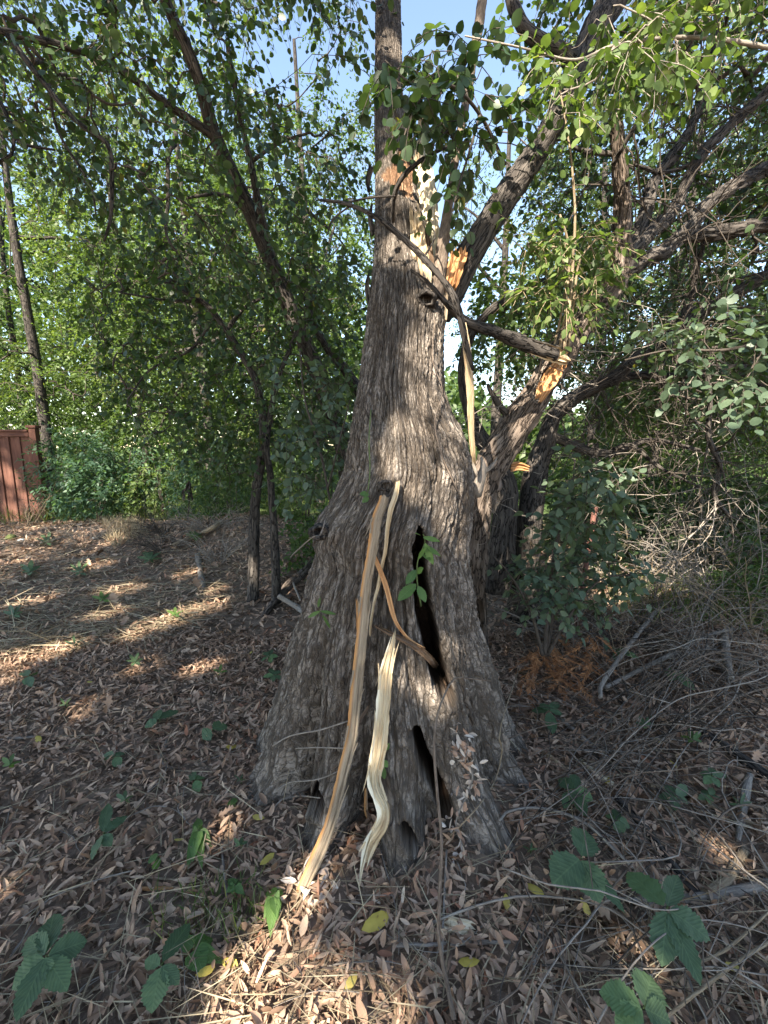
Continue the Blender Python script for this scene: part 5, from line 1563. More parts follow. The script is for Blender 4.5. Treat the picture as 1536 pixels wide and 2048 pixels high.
top_splinter("wood_sliver", "white splintered piece of wood with crooked lower end leaning on the trunk", "wood sliver",
    [(790, 1256, 5), (782, 1295, 15), (772, 1345, 25), (766, 1420, 29), (757, 1500, 30), (748, 1552, 28), (752, 1582, 25), (770, 1618, 21), (764, 1650, 25), (740, 1690, 26), (728, 1735, 17), (717, 1790, 5)],
    M_WOOD_CREAM, gap=.05, thick=.022, cols=12, jag0=.09, jag1=.12, rough=.004, edge=True, curve=.008, group=SL, fibres=14)
top_splinter("wood_sliver", "thin curved pale sliver hanging from the dark knot beside the longest sliver", "wood sliver",
    [(796, 958, 6), (793, 985, 10), (781, 1020, 11), (775, 1057, 8), (771, 1100, 7), (763, 1135, 7), (756, 1174, 7), (747, 1209, 6), (740, 1260, 5), (741, 1284, 2)],
    M_WOOD_PALE, gap=.025, thick=.008, cols=6, jag0=.02, jag1=.04, rough=.002, edge=False, group=SL)
top_splinter("wood_sliver", "narrow orange sliver crossing the trunk from the longest sliver towards the dark hollow", "wood sliver",
    [(738, 1075, 6), (745, 1105, 8), (762, 1145, 10), (774, 1180, 10), (785, 1225, 9), (795, 1250, 7), (820, 1280, 5), (856, 1300, 4)],
    M_WOOD_ORANGE, gap=.02, thick=.006, cols=5, jag0=.02, jag1=.03, rough=.002, edge=False, group=SL)
top_splinter("wood_sliver", "broken grey stick end wedged across the lower part of the upper hollow", "wood sliver",
    [(745, 1248, 5), (775, 1265, 8), (812, 1283, 11), (840, 1300, 14), (862, 1320, 15), (880, 1345, 11), (892, 1368, 4)],
    M_WOOD_ROT, gap=.02, thick=.012, cols=6, jag0=.02, jag1=.06, rough=.004, edge=False, group=SL)
top_splinter("wood_sliver", "short thin shard standing upright left of the longest sliver", "wood sliver",
    [(714, 1195, 5), (716, 1230, 7), (716, 1275, 5)], M_WOOD_GREY, gap=.015, thick=.006, cols=4, jag0=.02, jag1=.03, rough=.002, group=SL)
top_splinter("wood_sliver", "slim grey stick leaning across the lower part of the longest sliver", "stick",
    [(738, 1412, 5), (715, 1450, 7), (700, 1500, 7), (690, 1550, 6), (672, 1610, 6), (660, 1660, 4)], M_WOOD_ROT, gap=.05, thick=.01, cols=5, jag0=.01, jag1=.02, rough=.001, group=SL)
top_splinter("wood_sliver", "short grey shard standing between two root ridges right of the longest sliver", "wood sliver",
    [(732, 1575, 5), (732, 1620, 8), (736, 1650, 5)], M_WOOD_GREY, gap=.02, thick=.006, cols=4, jag0=.01, jag1=.03, rough=.002, group=SL)
top_splinter("wood_sliver", "pale splintered piece of rotten wood lying flat right of the thin sapling's foot", "wood sliver",
    [(872, 1838, 16), (905, 1848, 24), (940, 1858, 22), (962, 1868, 8)], M_WOOD_WHITE, gap=.02, thick=.015, cols=8, jag0=.02, jag1=.05, rough=.004, edge=False, group=SL)

# ------------------------------------------------------------------ broken branches caught in the top
def hung(name, label, paths, mat, n=9, cat="branch", group="broken branches caught in the tree", rough=.12, fine=.003):
    P0, _ = pxpath(paths[0], .03)
    root = empty(name, P0[0], label, cat, group)
    for rows in paths:
        P, R = pxpath(rows, .03)
        mb = MB(); tube(mb, P, R, n, rough, RNG.uniform(), fine); mb.build("branch" if rows is paths[0] else "side_branch", mat, root)
    return root
hung("broken_branch", "long dark broken branch slanting across the upper trunk from left down to the right", [
    [(640, 400, 2.1, 5), (690, 406, 2.05, 7), (735, 425, 2.0, 10), (790, 462, 1.98, 12), (850, 520, 1.95, 13), (900, 580, 1.95, 14), (918, 625, 1.95, 14), (930, 680, 1.98, 13), (946, 740, 2.0, 6)],
    [(690, 406, 2.05, 5), (740, 395, 2.0, 4), (790, 392, 1.98, 3)], [(846, 440, 2.15, 3), (870, 470, 2.05, 4), (850, 512, 1.96, 4)], [(700, 412, 2.05, 4), (665, 440, 2.1, 3), (655, 470, 2.1, 2)]], M_LIMB)
BB = hung("broken_branch", "shattered branch reaching from the knot to the gnarled tree with a pale split end", [
    [(822, 540, 2.05, 4), (850, 560, 2.03, 7), (890, 602, 2.05, 11), (930, 642, 2.15, 17), (985, 662, 2.25, 22), (1050, 688, 2.35, 28), (1110, 708, 2.42, 30)]], M_LIMB, n=14, fine=.005)
splinter(BB, "split_end", [(1040, 684, 2.32, 20), (1080, 700, 2.36, 28), (1115, 712, 2.4, 30), (1142, 722, 2.43, 22)], M_WOOD_PALE, .03, 9, .05, .06, .006, edge=False)
hung("broken_branch", "small dark curved branch hooked in front of the orange torn wood", [
    [(786, 445, 2.2, 6), (787, 400, 2.15, 8), (800, 362, 2.1, 9), (830, 330, 2.1, 9), (868, 306, 2.15, 7), (905, 290, 2.2, 4)], [(860, 310, 2.14, 4), (880, 262, 2.2, 5), (903, 270, 2.25, 5), (912, 300, 2.3, 4)]], M_LIMB)
o = splinter(None, "hanging_strip", [(925, 640, 2.12, 12), (934, 700, 2.1, 16), (940, 770, 2.1, 15), (942, 850, 2.12, 12), (946, 905, 2.15, 10), (950, 935, 2.2, 5)], M_WOOD_PALE, .008, 7, .02, .05, .003, edge=False, base=W(950, 935, 2.2))
tag(o, "long yellowish strip of torn wood dangling right of the huge trunk", "wood strip")
hung("broken_branch", "pale broken stub with two prongs beside the base of the sunlit gnarled trunk", [
    [(950, 990, 2.35, 26), (960, 960, 2.33, 22), (966, 935, 2.33, 14), (962, 915, 2.33, 5)], [(962, 950, 2.33, 12), (984, 932, 2.33, 8), (994, 916, 2.33, 3)], [(957, 955, 2.33, 9), (945, 925, 2.33, 5), (943, 908, 2.33, 2)]], M_DRYTWIG, n=10)

# ------------------------------------------------------------------ sapling, tendrils and weeds against the trunk
def px_against(rows, gap):
    rows = np.asarray(rows, float)
    Y = np.array([hitY(min(max(a, 2), 1534), min(b, 2300)) for a, b, _ in rows])
    P = W(rows[:, 0], rows[:, 1], Y)
    P = P + norm(EYE - P) * gap
    P[:, 2] = np.maximum(P[:, 2], terrain(P[:, 0], P[:, 1]) + rows[:, 2] * .0006)
    R = rows[:, 2] * depth_of(P) / FPX / 2
    C = catmull(np.concatenate([P, R[:, None]], 1), .03)
    return C[:, :3], np.maximum(C[:, 3], .0008)
def rod(name, label, cat, rows, mat, gap=.015, group=None, n=6, rough=.1, branches=()):
    P, R = px_against(rows, gap)
    i = int(np.argmin(P[:, 2]))
    mb = MB(); tube(mb, P, R, n, rough, RNG.uniform())
    for b in branches:
        P2, R2 = px_against(b, gap); tube(mb, P2, R2, n, rough, RNG.uniform())
    return tag(mb.build(name, mat, None, P[i]), label, cat, group)
sap = [(908, 2040, 11), (893, 1960, 9), (878, 1880, 8), (880, 1780, 7), (883, 1680, 6.5), (875, 1590, 6), (868, 1490, 5), (875, 1430, 4.5), (890, 1388, 4), (910, 1357, 3.5), (950, 1358, 2.5), (982, 1362, 2)]
sp_ = np.array(sap, float)
g = G(908, 2040)
Yt = np.interp(np.arange(len(sap)), [0, 3, len(sap) - 1], [g[1], g[1] + .12, 1.42])
Yt = np.minimum(Yt, np.array([hitY(a, b) for a, b, _ in sap]) - .02)
P = W(sp_[:, 0], sp_[:, 1], Yt); R = sp_[:, 2] * depth_of(P) / FPX / 2
C = catmull(np.concatenate([P, R[:, None]], 1), .03)
mb = MB(); tube(mb, C[:, :3], C[:, 3], 7, .1)
tag(mb.build("sapling", M_BROWNTWIG, None, g), "thin bare grey sapling rising before the lower hollow, its tip bending right", "sapling")
rod("bare_stem", "slender straight grey stem beside the thin bare sapling near the bottom", "stem", [(893, 1700, 4), (890, 1770, 5), (886, 1850, 5), (884, 1930, 5)], M_DRYTWIG, .05)
TD = "pale tendrils across the left root"
rod("tendril", "highest pale tendril arching across the left root to the longest sliver", "tendril", [(545, 1492, 3), (580, 1472, 3), (640, 1460, 3), (690, 1444, 3), (712, 1436, 3)], M_DRYTWIG, .03, TD)
rod("tendril", "straight level tendril crossing the middle of the left root", "tendril", [(592, 1497, 2.5), (640, 1495, 2.5), (694, 1497, 2.5)], M_DRYTWIG, .03, TD)
rod("tendril", "wavy tendril crossing the left root below the level one", "tendril", [(556, 1578, 2.5), (580, 1565, 2.5), (630, 1560, 2.5), (665, 1548, 2.5), (690, 1536, 2.5)], M_DRYTWIG, .03, TD)
rod("tendril", "lowest tendril looping over the foot of the left root", "tendril", [(548, 1616, 2.5), (565, 1598, 2.5), (600, 1592, 2.5), (640, 1596, 2.5)], M_DRYTWIG, .03, TD)
rod("tendril", "yellowish thin vine looping down the right side of the huge trunk's base", "vine", [(800, 1760, 3), (880, 1690, 3), (950, 1620, 3), (990, 1560, 3), (1004, 1500, 3), (1002, 1450, 2.5), (1040, 1330, 2.5)], M_TANVINE, .03)
rod("tendril", "grey vine stem climbing the upper trunk beside its right edge", "vine", [(930, 1010, 2), (905, 960, 3), (880, 900, 3), (870, 840, 3), (885, 780, 2), (865, 720, 2), (870, 640, 2)], M_BROWNTWIG, .008)
rod("tendril", "thin green vine stem trailing down the front of the trunk above the dark knot", "vine", [(742, 820, 2), (738, 880, 2.5), (740, 940, 2.5), (735, 990, 2)], M_GREENSTEM, .012)
rod("tendril", "thin grey twig standing left of the trunk with drooping tip", "twig", [(600, 1200, 4), (585, 1160, 4), (580, 1120, 4), (612, 1085, 3), (640, 1070, 3), (650, 1040, 2)], M_DRYTWIG, .05)

def px_leaf(root, a, b, w, Ya, Yb, templ, mat, rnd=.5, name="leaf", up=(0, 0, 1.0), face=.6):
    """One leaf from stalk pixel a to tip pixel b at distances Ya, Yb."""
    A_, B_ = W(a[0], a[1], Ya), W(b[0], b[1], Yb)
    X = B_ - A_; L = np.linalg.norm(X)
    wd = w * float(depth_of((A_ + B_) / 2)) / FPX
    N0 = norm(np.array(up) * (1 - face) + norm(EYE - A_) * face + RNG.normal(size=3) * .15)
    leaf_objs(root, A_[None], X[None], N0[None], np.array([L]), np.array([wd]), np.array([rnd]), templ, mat, name)

# seedling growing out of the upper hollow
hs = empty("hollow_seedling", W(842, 1210, 1.62), "green seedling with long drooping leaves growing out of the upper hollow", "plant")
mb = MB(); P = catmull(W(np.array([842, 834, 836, 850, 846]), np.array([1212, 1160, 1120, 1085, 1068]), np.array([1.62, 1.58, 1.56, 1.56, 1.56])), .02)
tube(mb, P, np.linspace(.004, .0015, len(P)), 5); mb.build("stem", M_GREENSTEM, hs)
for (a, b, w) in [((846, 1074), (880, 1082), 12), ((850, 1086), (866, 1130), 15), ((848, 1090), (882, 1112), 11), ((836, 1118), (852, 1094), 10), ((832, 1140), (812, 1168), 18), ((834, 1146), (845, 1136), 14), ((832, 1168), (795, 1200), 24), ((836, 1172), (852, 1204), 18), ((840, 1070), (832, 1066), 10), ((845, 1108), (862, 1120), 10)]:
    px_leaf(hs, a, b, w, 1.56, 1.52, 'leaflet', M_SEEDLING, RNG.uniform())
for lab, px_, py_, lv in [
    ("small green seedling on the left root below the burl", 640, 1225, [((640, 1222), (672, 1228), 8), ((640, 1222), (615, 1235), 8), ((636, 1215), (640, 1195), 7), ((645, 1230), (662, 1258), 7)]),
    ("small leafy sprout between the two lowest slivers", 770, 1500, [((768, 1500), (778, 1488), 12), ((768, 1495), (760, 1480), 9), ((766, 1520), (776, 1535), 12), ((764, 1530), (770, 1560), 12), ((766, 1510), (750, 1522), 8)]),
    ("little green leaf pair on the trunk left of the dark knot", 733, 992, [((738, 990), (720, 986), 16), ((738, 995), (724, 1004), 12)])]:
    Y0 = hitY(px_, py_) - .04
    rt = empty("seedling", W(px_, py_, Y0 + .03), lab, "plant", "small seedlings on the trunk")
    mb = MB(); P = catmull(np.array([W(px_, py_ + 8, Y0 + .035), W(px_ - 1, py_, Y0 + .01), W(px_, py_ - 8, Y0)]), .01); tube(mb, P, [.0015] * len(P), 4); mb.build("stem", M_GREENSTEM, rt)
    for (a, b, w) in lv: px_leaf(rt, a, b, w, Y0, Y0 - .01, 'leaflet', M_SEEDLING, RNG.uniform())

# bunch of dry curled leaves hanging down the right root
dl = empty("dry_leaf_bunch", against(930, 1690, .03), "bunch of dry curled pale leaves hanging in a string down the right root", "dry leaves")
spine = [(915, 1478), (922, 1500), (935, 1520), (945, 1550), (940, 1575), (930, 1600), (915, 1630), (912, 1660), (925, 1690), (920, 1720)]
Pv, Rv = px_against([(a, b, 3) for a, b in spine], .03)
mb = MB(); tube(mb, Pv, Rv, 5); mb.build("stem", M_DRYTWIG, dl)
for k in range(130):
    i = int(np.clip(RNG.choice([.05, .1, .35, .45, .7, .95, .9]) * len(Pv) + RNG.normal() * 3, 0, len(Pv) - 1)); p = Pv[i] + RNG.normal(size=3) * .02
    leaf_objs(dl, p[None], (RNG.normal(size=(1, 3)) + [[0, -.3, -.4]]), RNG.normal(size=(1, 3)), np.array([RNG.uniform(.018, .045)]), np.array([RNG.uniform(.009, .02)]), np.array([[.5, .1, .95, .9, .3, .95][k % 6]]), 'curl', M_BLEACH)
dl2 = empty("dry_leaf_bunch", G(615, 1805), "clump of bleached curled leaves by the foot of the longest sliver", "dry leaves")
for k in range(34):
    p = G(610 + RNG.uniform(-35, 55), 1800 + RNG.uniform(-40, 22)) + [0, 0, .03]
    leaf_objs(dl2, p[None], RNG.normal(size=(1, 3)) * [[1, 1, .4]], RNG.normal(size=(1, 3)) + [[0, 0, 1.2]], np.array([RNG.uniform(.03, .055)]), np.array([RNG.uniform(.014, .024)]), np.array([[.5, .3, .6][k % 3]]), 'curl', M_BLEACH)

# ------------------------------------------------------------------ creeper and other plants on the ground
def on_plane(px, py, z):
    d = ray(px, py)
    return EYE + d * ((z - CAM_H) / d[..., 2])[..., None]
def ground_plant(name, label, hub, tips, mat, templ='leaflet', lift=.07, group=None, cat="plant"):
    gp = G(hub[0], hub[1] + 6)
    root = empty(name, gp, label, cat, group)
    z = gp[2] + lift
    H = on_plane(hub[0], hub[1], np.array(z))
    mb = MB(); P = catmull(np.array([gp - [0, 0, .02], gp * .5 + H * .5 + [.01, .01, .01], H]), .02); tube(mb, P, np.linspace(.003, .0018, len(P)), 5); mb.build("stem", M_GREENSTEM, root)
    for (tx, ty_, w) in tips:
        B_ = on_plane(tx, ty_, np.array(max(z - RNG.uniform(.0, .03), float(gp[2]) + .02)))
        X = B_ - H; L = np.linalg.norm(X)
        wd = w * float(depth_of((H + B_) / 2)) / FPX * 1.08
        N0 = norm(np.array([0, -.25, 1.0]) + RNG.normal(size=3) * .14)
        leaf_objs(root, H[None] + X[None] * .06, X[None] * .94, N0[None], np.array([L * .94]), np.array([wd]), np.array([RNG.uniform()]), templ, mat, "leaflet")
    return root
CG = "creeper plants on the litter"
def star(cx, cy, r, n=5, a0=0, w=.5, sq=.75):
    return [(cx + r * RNG.uniform(.8, 1.1) * math.cos(a0 + k * 2 * math.pi / n), cy + sq * r * RNG.uniform(.8, 1.1) * math.sin(a0 + k * 2 * math.pi / n), r * w) for k in range(n)]
BIG = [
    ("large creeper leaf with four veined leaflets right of the tree's foot", (1162, 1716), [(1106, 1762, 66), (1174, 1652, 52), (1198, 1800, 56), (1252, 1824, 26)], .16),
    ("largest creeper leaf with five spread leaflets at lower right", (1333, 1817), [(1253, 1733, 56), (1358, 1745, 34), (1424, 1874, 56), (1325, 1928, 50), (1404, 1968, 42)], .2),
    ("bright green creeper leaf cut by the bottom edge at lower right", (1287, 2016), [(1306, 1944, 62), (1198, 1977, 54), (1344, 2042, 50), (1230, 2050, 44)], .16),
    ("creeper leaf with five short leaflets right of the tree's root", (1148, 1579), [(1116, 1554, 26), (1152, 1545, 22), (1127, 1613, 24), (1188, 1597, 28), (1172, 1630, 24)], .08),
    ("pointed bright creeper leaf near the orange dead cedar sprig", (1098, 1422), [(1062, 1418, 20), (1106, 1466, 22), (1080, 1404, 18), (1126, 1424, 20), (1118, 1402, 16)], .1),
    ("creeper leaf half hidden by twigs at right, second from the edge", (1351, 1592), star(1351, 1592, 38, 5, .4), .08),
    ("small upright creeper leaf below a yellow leaf at right", (1424, 1552), star(1424, 1552, 30, 5, 1.0), .1),
    ("shaded creeper leaf just above the large four-leaflet one", (1238, 1640), [(1210, 1626, 20), (1240, 1668, 22), (1262, 1650, 20), (1228, 1614, 16)], .07),
    ("small creeper leaf below the upright one at right", (1418, 1590), star(1418, 1590, 24, 5, .2), .07),
    ("dim creeper leaves among the fallen twigs right of the dead cedar sprig", (1350, 1345), [(1328, 1340, 20), (1372, 1352, 22), (1390, 1378, 20), (1340, 1360, 16)], .08),
    ("dim creeper leaves just above the dead cedar sprig", (1235, 1300), [(1210, 1292, 18), (1262, 1304, 20), (1280, 1315, 16), (1232, 1322, 14)], .08),
    ("big dark leafy plant in the lower left corner", (92, 1912), [(106, 1820, 44), (176, 1878, 44), (134, 1978, 44), (18, 1976, 50), (52, 1870, 40), (30, 2040, 46), (80, 1960, 36)], .16),
    ("plant with a long dark leaf pointing down, left of the heart-shaped leaves near the bottom", (322, 1930), [(300, 2024, 50), (380, 1838, 36), (288, 1918, 24), (358, 1966, 28)], .12),
    ("thin dark creeper leaf left of the heart-leaved vine", (206, 1668), [(216, 1602, 22), (254, 1627, 24), (180, 1718, 24), (222, 1690, 20)], .08),
    ("dark creeper leaf in the litter at left, level with the hollow's top end", (316, 1440), [(288, 1452, 22), (358, 1416, 22), (314, 1418, 18)], .07),
    ("pair of rounded leaves in the litter left of the huge trunk", (424, 1460), [(454, 1444, 28), (404, 1476, 28)], .07),
    ("small dark plant touching the left side of the huge trunk", (538, 1312), star(538, 1312, 20, 5), .06),
    ("small pale five-fingered plant just left of the huge trunk", (548, 1350), star(548, 1350, 22, 5, .5), .06),
    ("small plant in the litter below the dark creeper leaf at left", (228, 1514), [(205, 1508, 18), (250, 1502, 20), (240, 1532, 18)], .05),
    ("small dusty plant in the litter left of the left root", (390, 1560), [(378, 1545, 18), (408, 1550, 20), (398, 1582, 18)], .05),
    ("pale little plant in the litter at the far left", (58, 1352), [(42, 1340, 16), (72, 1346, 16), (62, 1372, 14), (48, 1368, 14)], .06),
]
for lab, hub, tips, lift in BIG:
    ground_plant("creeper_plant", lab, hub, tips, M_CREEPER, 'leaflet', lift, CG)
HEART = [
    ("heart-leaved vine creeping down the litter left of the tree's foot", (396, 1660), [(395, 1632, 18), (412, 1660, 20), (382, 1668, 18), (398, 1690, 20), (424, 1697, 22), (384, 1722, 24), (372, 1742, 20), (404, 1742, 18)]),
    ("bright heart-leaved sprig beside the foot of the longest sliver", (548, 1790), [(532, 1780, 20), (566, 1774, 24), (558, 1800, 20), (526, 1838, 22), (556, 1840, 22), (540, 1874, 26)]),
    ("large heart-shaped leaves near the bottom, left of centre", (388, 1896), [(408, 1948, 42), (430, 1872, 36), (450, 1926, 26), (360, 1872, 26)]),
    ("single bright lobed leaf standing left of the left root's foot", (465, 1612), [(466, 1592, 18)]),
    ("small heart leaves on the litter between the vine and the left corner plant", (310, 1722), [(300, 1708, 18), (318, 1738, 20)]),
    ("sprig of small leaves on the lit litter right of the heart-leaved vine", (470, 1770), [(455, 1755, 16), (485, 1760, 16), (470, 1795, 18), (450, 1785, 16), (490, 1790, 14)]),
]
for lab, hub, tips in HEART:
    ground_plant("heart_leaf_vine", lab, hub, tips, M_SEEDLING, 'heart', .05, "heart-leaved vines on the litter")

for k, (px_, py_, r_, n_) in enumerate([(28, 1230, 22, 6), (160, 1145, 26, 7), (205, 1200, 20, 5), (270, 1325, 20, 6), (130, 1410, 18, 4), (20, 1530, 22, 5), (250, 1600, 20, 5), (150, 1290, 20, 5), (440, 1345, 16, 4), (60, 1145, 24, 6), (480, 1560, 14, 4),
                                        (350, 1230, 18, 5), (300, 1120, 26, 7), (95, 1085, 26, 7), (390, 1075, 24, 7), (480, 1690, 18, 5), (1060, 1700, 16, 4), (1385, 1480, 24, 5), (1290, 1450, 22, 5), (1480, 1610, 24, 5)]):
    gp = G(px_, py_)
    ground_plant("weed", ["small green weed with pointed leaves ", "low dusty weed with narrow leaves ", "bright young weed "][k % 3] + where(gp), (px_, py_), star(px_, py_ - r_ * .4, r_, n_, k, .36 if k % 3 != 1 else .22, .7), M_SEEDLING if k % 3 == 2 else M_CREEPER, 'leaflet', .09, "small weeds in the litter")
# dead orange cedar sprig
M_CEDAR = leaf_mat("dead cedar", [(0, (0.26, 0.11, 0.045)), (1, (0.5, 0.25, 0.11))], .15, rough=.8, tcol=(1.2, .8, .5))
cb = empty("dead_cedar_sprig", G(1130, 1395), "flat sprig of dead orange cedar fronds lying right of the huge trunk", "cedar sprig")
for k in range(40):
    a = G(1110 + RNG.uniform(-60, 85), 1345 + RNG.uniform(-15, 50)) + [0, 0, RNG.uniform(.08, .24)]
    d = norm(np.array([RNG.normal() * .7 + .1, RNG.normal() * .5 - .3, -.25]))
    L = RNG.uniform(.12, .26); t = np.linspace(0, 1, 6)[:, None]
    P = a + d * L * t; P[:, 2] -= .06 * t[:, 0] ** 2; P[:, 2] = np.maximum(P[:, 2], terrain(P[:, 0], P[:, 1]) + .01)
    mb = MB(); tube(mb, P, np.linspace(.0025, .001, 6), 4)
    m = 46; tt = RNG.uniform(.1, 1, m); q = np.stack([np.interp(tt, t[:, 0], P[:, c]) for c in range(3)], -1)
    sd = norm(np.cross(d, [0, 0, 1])) * np.where(np.arange(m) % 2, 1, -1)[:, None]
    scatter(mb, TEMPL['blade'], q, d * .8 + sd * .7 + RNG.normal(size=(m, 3)) * .1, RNG.normal(size=(m, 3)) * .3 + [0, 0, 1], .03 * (1.3 - tt) + .012, np.full(m, .006), RNG.uniform(size=m))
    mb.build("frond", M_CEDAR, cb)

# ------------------------------------------------------------------ sticks, logs, post
ST = "fallen sticks on the forest floor"
def fallen(label, rows, mat=M_DRYTWIG, gap=.01, name="fallen_branch", cat="branch", n=8, **kw):
    return rod(name, label, cat, rows, mat, gap, ST, n, .14, **kw)
def lying(label, rows, mat=M_DRYTWIG, n=12):
    rows = np.asarray(rows, float)
    P = np.array([G(a, b) for a, b, _ in rows]); R = rows[:, 2] * depth_of(P) / FPX / 2
    P[:, 2] += R + np.linspace(.10, .0, len(P))
    C = catmull(np.concatenate([P, R[:, None]], 1), .03)
    mb = MB(); tube(mb, C[:, :3], C[:, 3], n, .22, RNG.uniform(), .004)
    return tag(mb.build("fallen_branch", mat, None, P[-1]), label, "branch", ST)
lying("grey fallen log sloping down from behind the trunk's left side", [(640, 1140, 17), (605, 1168, 18), (565, 1200, 17), (527, 1238, 11)], M_LIMB_WARM)
lying("short grey log lying below the sloping one left of the trunk", [(558, 1218, 10), (580, 1222, 11), (612, 1232, 10)], M_DRYTWIG)
fallen("grey weathered stick standing on the mound of brush", [(395, 1110, 11), (400, 1140, 12), (408, 1178, 9)], gap=.04)
fallen("pale arched branch on the crest of the mound", [(345, 1090, 7), (400, 1068, 9), (440, 1045, 11), (455, 1020, 9), (448, 990, 4)], M_TANVINE, gap=.06)
fallen("dark mossy branch lying in the litter left of the huge trunk", [(345, 1398, 9), (370, 1385, 10), (395, 1365, 9), (410, 1355, 5)], M_TWIG)
fallen("small dark forked stick in the litter left of the tree", [(340, 1470, 7), (330, 1500, 8), (322, 1525, 7), (345, 1540, 5)], M_DRYTWIG)
fallen("long grey branch lying on the right edge level with the largest creeper leaf", [(1540, 1770, 22), (1460, 1785, 20), (1380, 1797, 17), (1300, 1800, 12), (1240, 1798, 7)], gap=.05, n=10)
fallen("dark straight branch running down from the four-leaflet creeper towards the bottom edge", [(1140, 1798, 9), (1165, 1830, 9), (1200, 1880, 9), (1262, 1950, 10)], M_TWIG, gap=.03)
fallen("dark thick branch slanting through the twigs above the large creeper leaves", [(1230, 1595, 16), (1290, 1660, 17), (1345, 1730, 18), (1400, 1795, 15)], M_LIMB, gap=.03, n=10)
fallen("level grey stick in the bottom litter right of the sapling", [(785, 1890, 7), (850, 1890, 7), (930, 1886, 8), (1020, 1884, 6)], gap=.03)
fallen("pale broken stick pointing up to the trunk from the creeper at right", [(1085, 1500, 8), (1115, 1528, 10), (1140, 1545, 9)], M_WOOD_PALE, gap=.03)
fallen("pale split stick above the five-leaflet creeper, right of the tree's root", [(1122, 1440, 7), (1160, 1470, 8), (1205, 1508, 6)], gap=.04)
fallen("split pale stick end lying under the thin vines right of the root", [(1160, 1520, 8), (1190, 1545, 12), (1225, 1570, 12)], M_WOOD_WHITE, gap=.04)
fallen("long arching grey cane from the dead cedar sprig up to the right", [(1210, 1375, 8), (1260, 1350, 9), (1340, 1310, 9), (1420, 1270, 8), (1536, 1245, 6), (1600, 1240, 5)], gap=.12)
fallen("tall forked dead twig rising above the fallen canes at right", [(1200, 1395, 8), (1215, 1350, 9), (1310, 1225, 8), (1365, 1170, 7), (1420, 1120, 6), (1432, 1080, 3)], gap=.25, branches=[[(1310, 1225, 6), (1400, 1205, 5), (1500, 1180, 4), (1560, 1140, 3)]])
fallen("grey stub standing among the fallen canes at the right", [(1450, 1270, 13), (1453, 1310, 15), (1460, 1355, 14)], gap=.15)
fallen("tan bent stick in the shadows at the right edge", [(1490, 1700, 16), (1470, 1740, 20), (1450, 1765, 22), (1410, 1790, 18)], M_TANVINE, gap=.03, n=10)
fallen("bleached forked stick near the right edge", [(1500, 1550, 12), (1490, 1590, 16), (1480, 1650, 14), (1476, 1680, 8)], gap=.06)
fallen("thin tan root arching through the litter at the right, from the creeper to the edge", [(1300, 1570, 7), (1360, 1580, 8), (1430, 1615, 9), (1500, 1645, 8), (1560, 1670, 7)], M_TANVINE, gap=.05)
fallen("thick half-buried branch at the right edge above the bleached forked stick", [(1400, 1460, 14), (1460, 1500, 18), (1560, 1570, 20)], M_LIMB, gap=.05, n=10)
fallen("thin grey arch of vine bending over the litter right of the right root", [(1000, 1640, 5), (1020, 1622, 5), (1080, 1616, 5), (1160, 1640, 6), (1230, 1700, 7), (1265, 1735, 5)], gap=.08)
fallen("curved brown stem at the bottom right of centre", [(1062, 1830, 6), (1078, 1860, 7), (1075, 1900, 7), (1062, 1950, 5)], gap=.03)
fallen("long straw-coloured stem cutting the bottom right corner", [(1300, 2060, 6), (1400, 1980, 7), (1480, 1920, 7), (1545, 1880, 6)], M_TANVINE, gap=.1)
fallen("second straw-coloured stem just above the corner one", [(1370, 1935, 5), (1450, 1900, 6), (1530, 1830, 5), (1545, 1815, 5)], M_TANVINE, gap=.1)
fallen("thin straw stem sloping through the lower left plants", [(150, 2030, 4), (200, 1920, 5), (260, 1860, 4), (310, 1800, 3)], M_TANVINE, gap=.06)
fallen("short reddish stick beside the white leaf at lower left", [(282, 1780, 7), (310, 1782, 8), (345, 1780, 6)], M_WOOD_ORANGE, gap=.02)
fallen("thin straight pale twig upright in the litter left of the longest sliver", [(442, 1685, 5), (448, 1740, 5), (455, 1800, 4)], gap=.03)
fallen("long level straw lying across the left plants", [(215, 1750, 3.5), (290, 1755, 4), (370, 1760, 3)], M_TANVINE, gap=.03)
fallen("dark curved root emerging left of the bottom heart leaves", [(395, 1890, 6), (420, 1900, 8), (470, 1890, 8), (530, 1860, 7)], M_TWIG, gap=.02)
fallen("pale twig lying at the far left edge of the litter", [(-10, 1478, 6), (40, 1476, 6), (80, 1472, 4)], gap=.02)
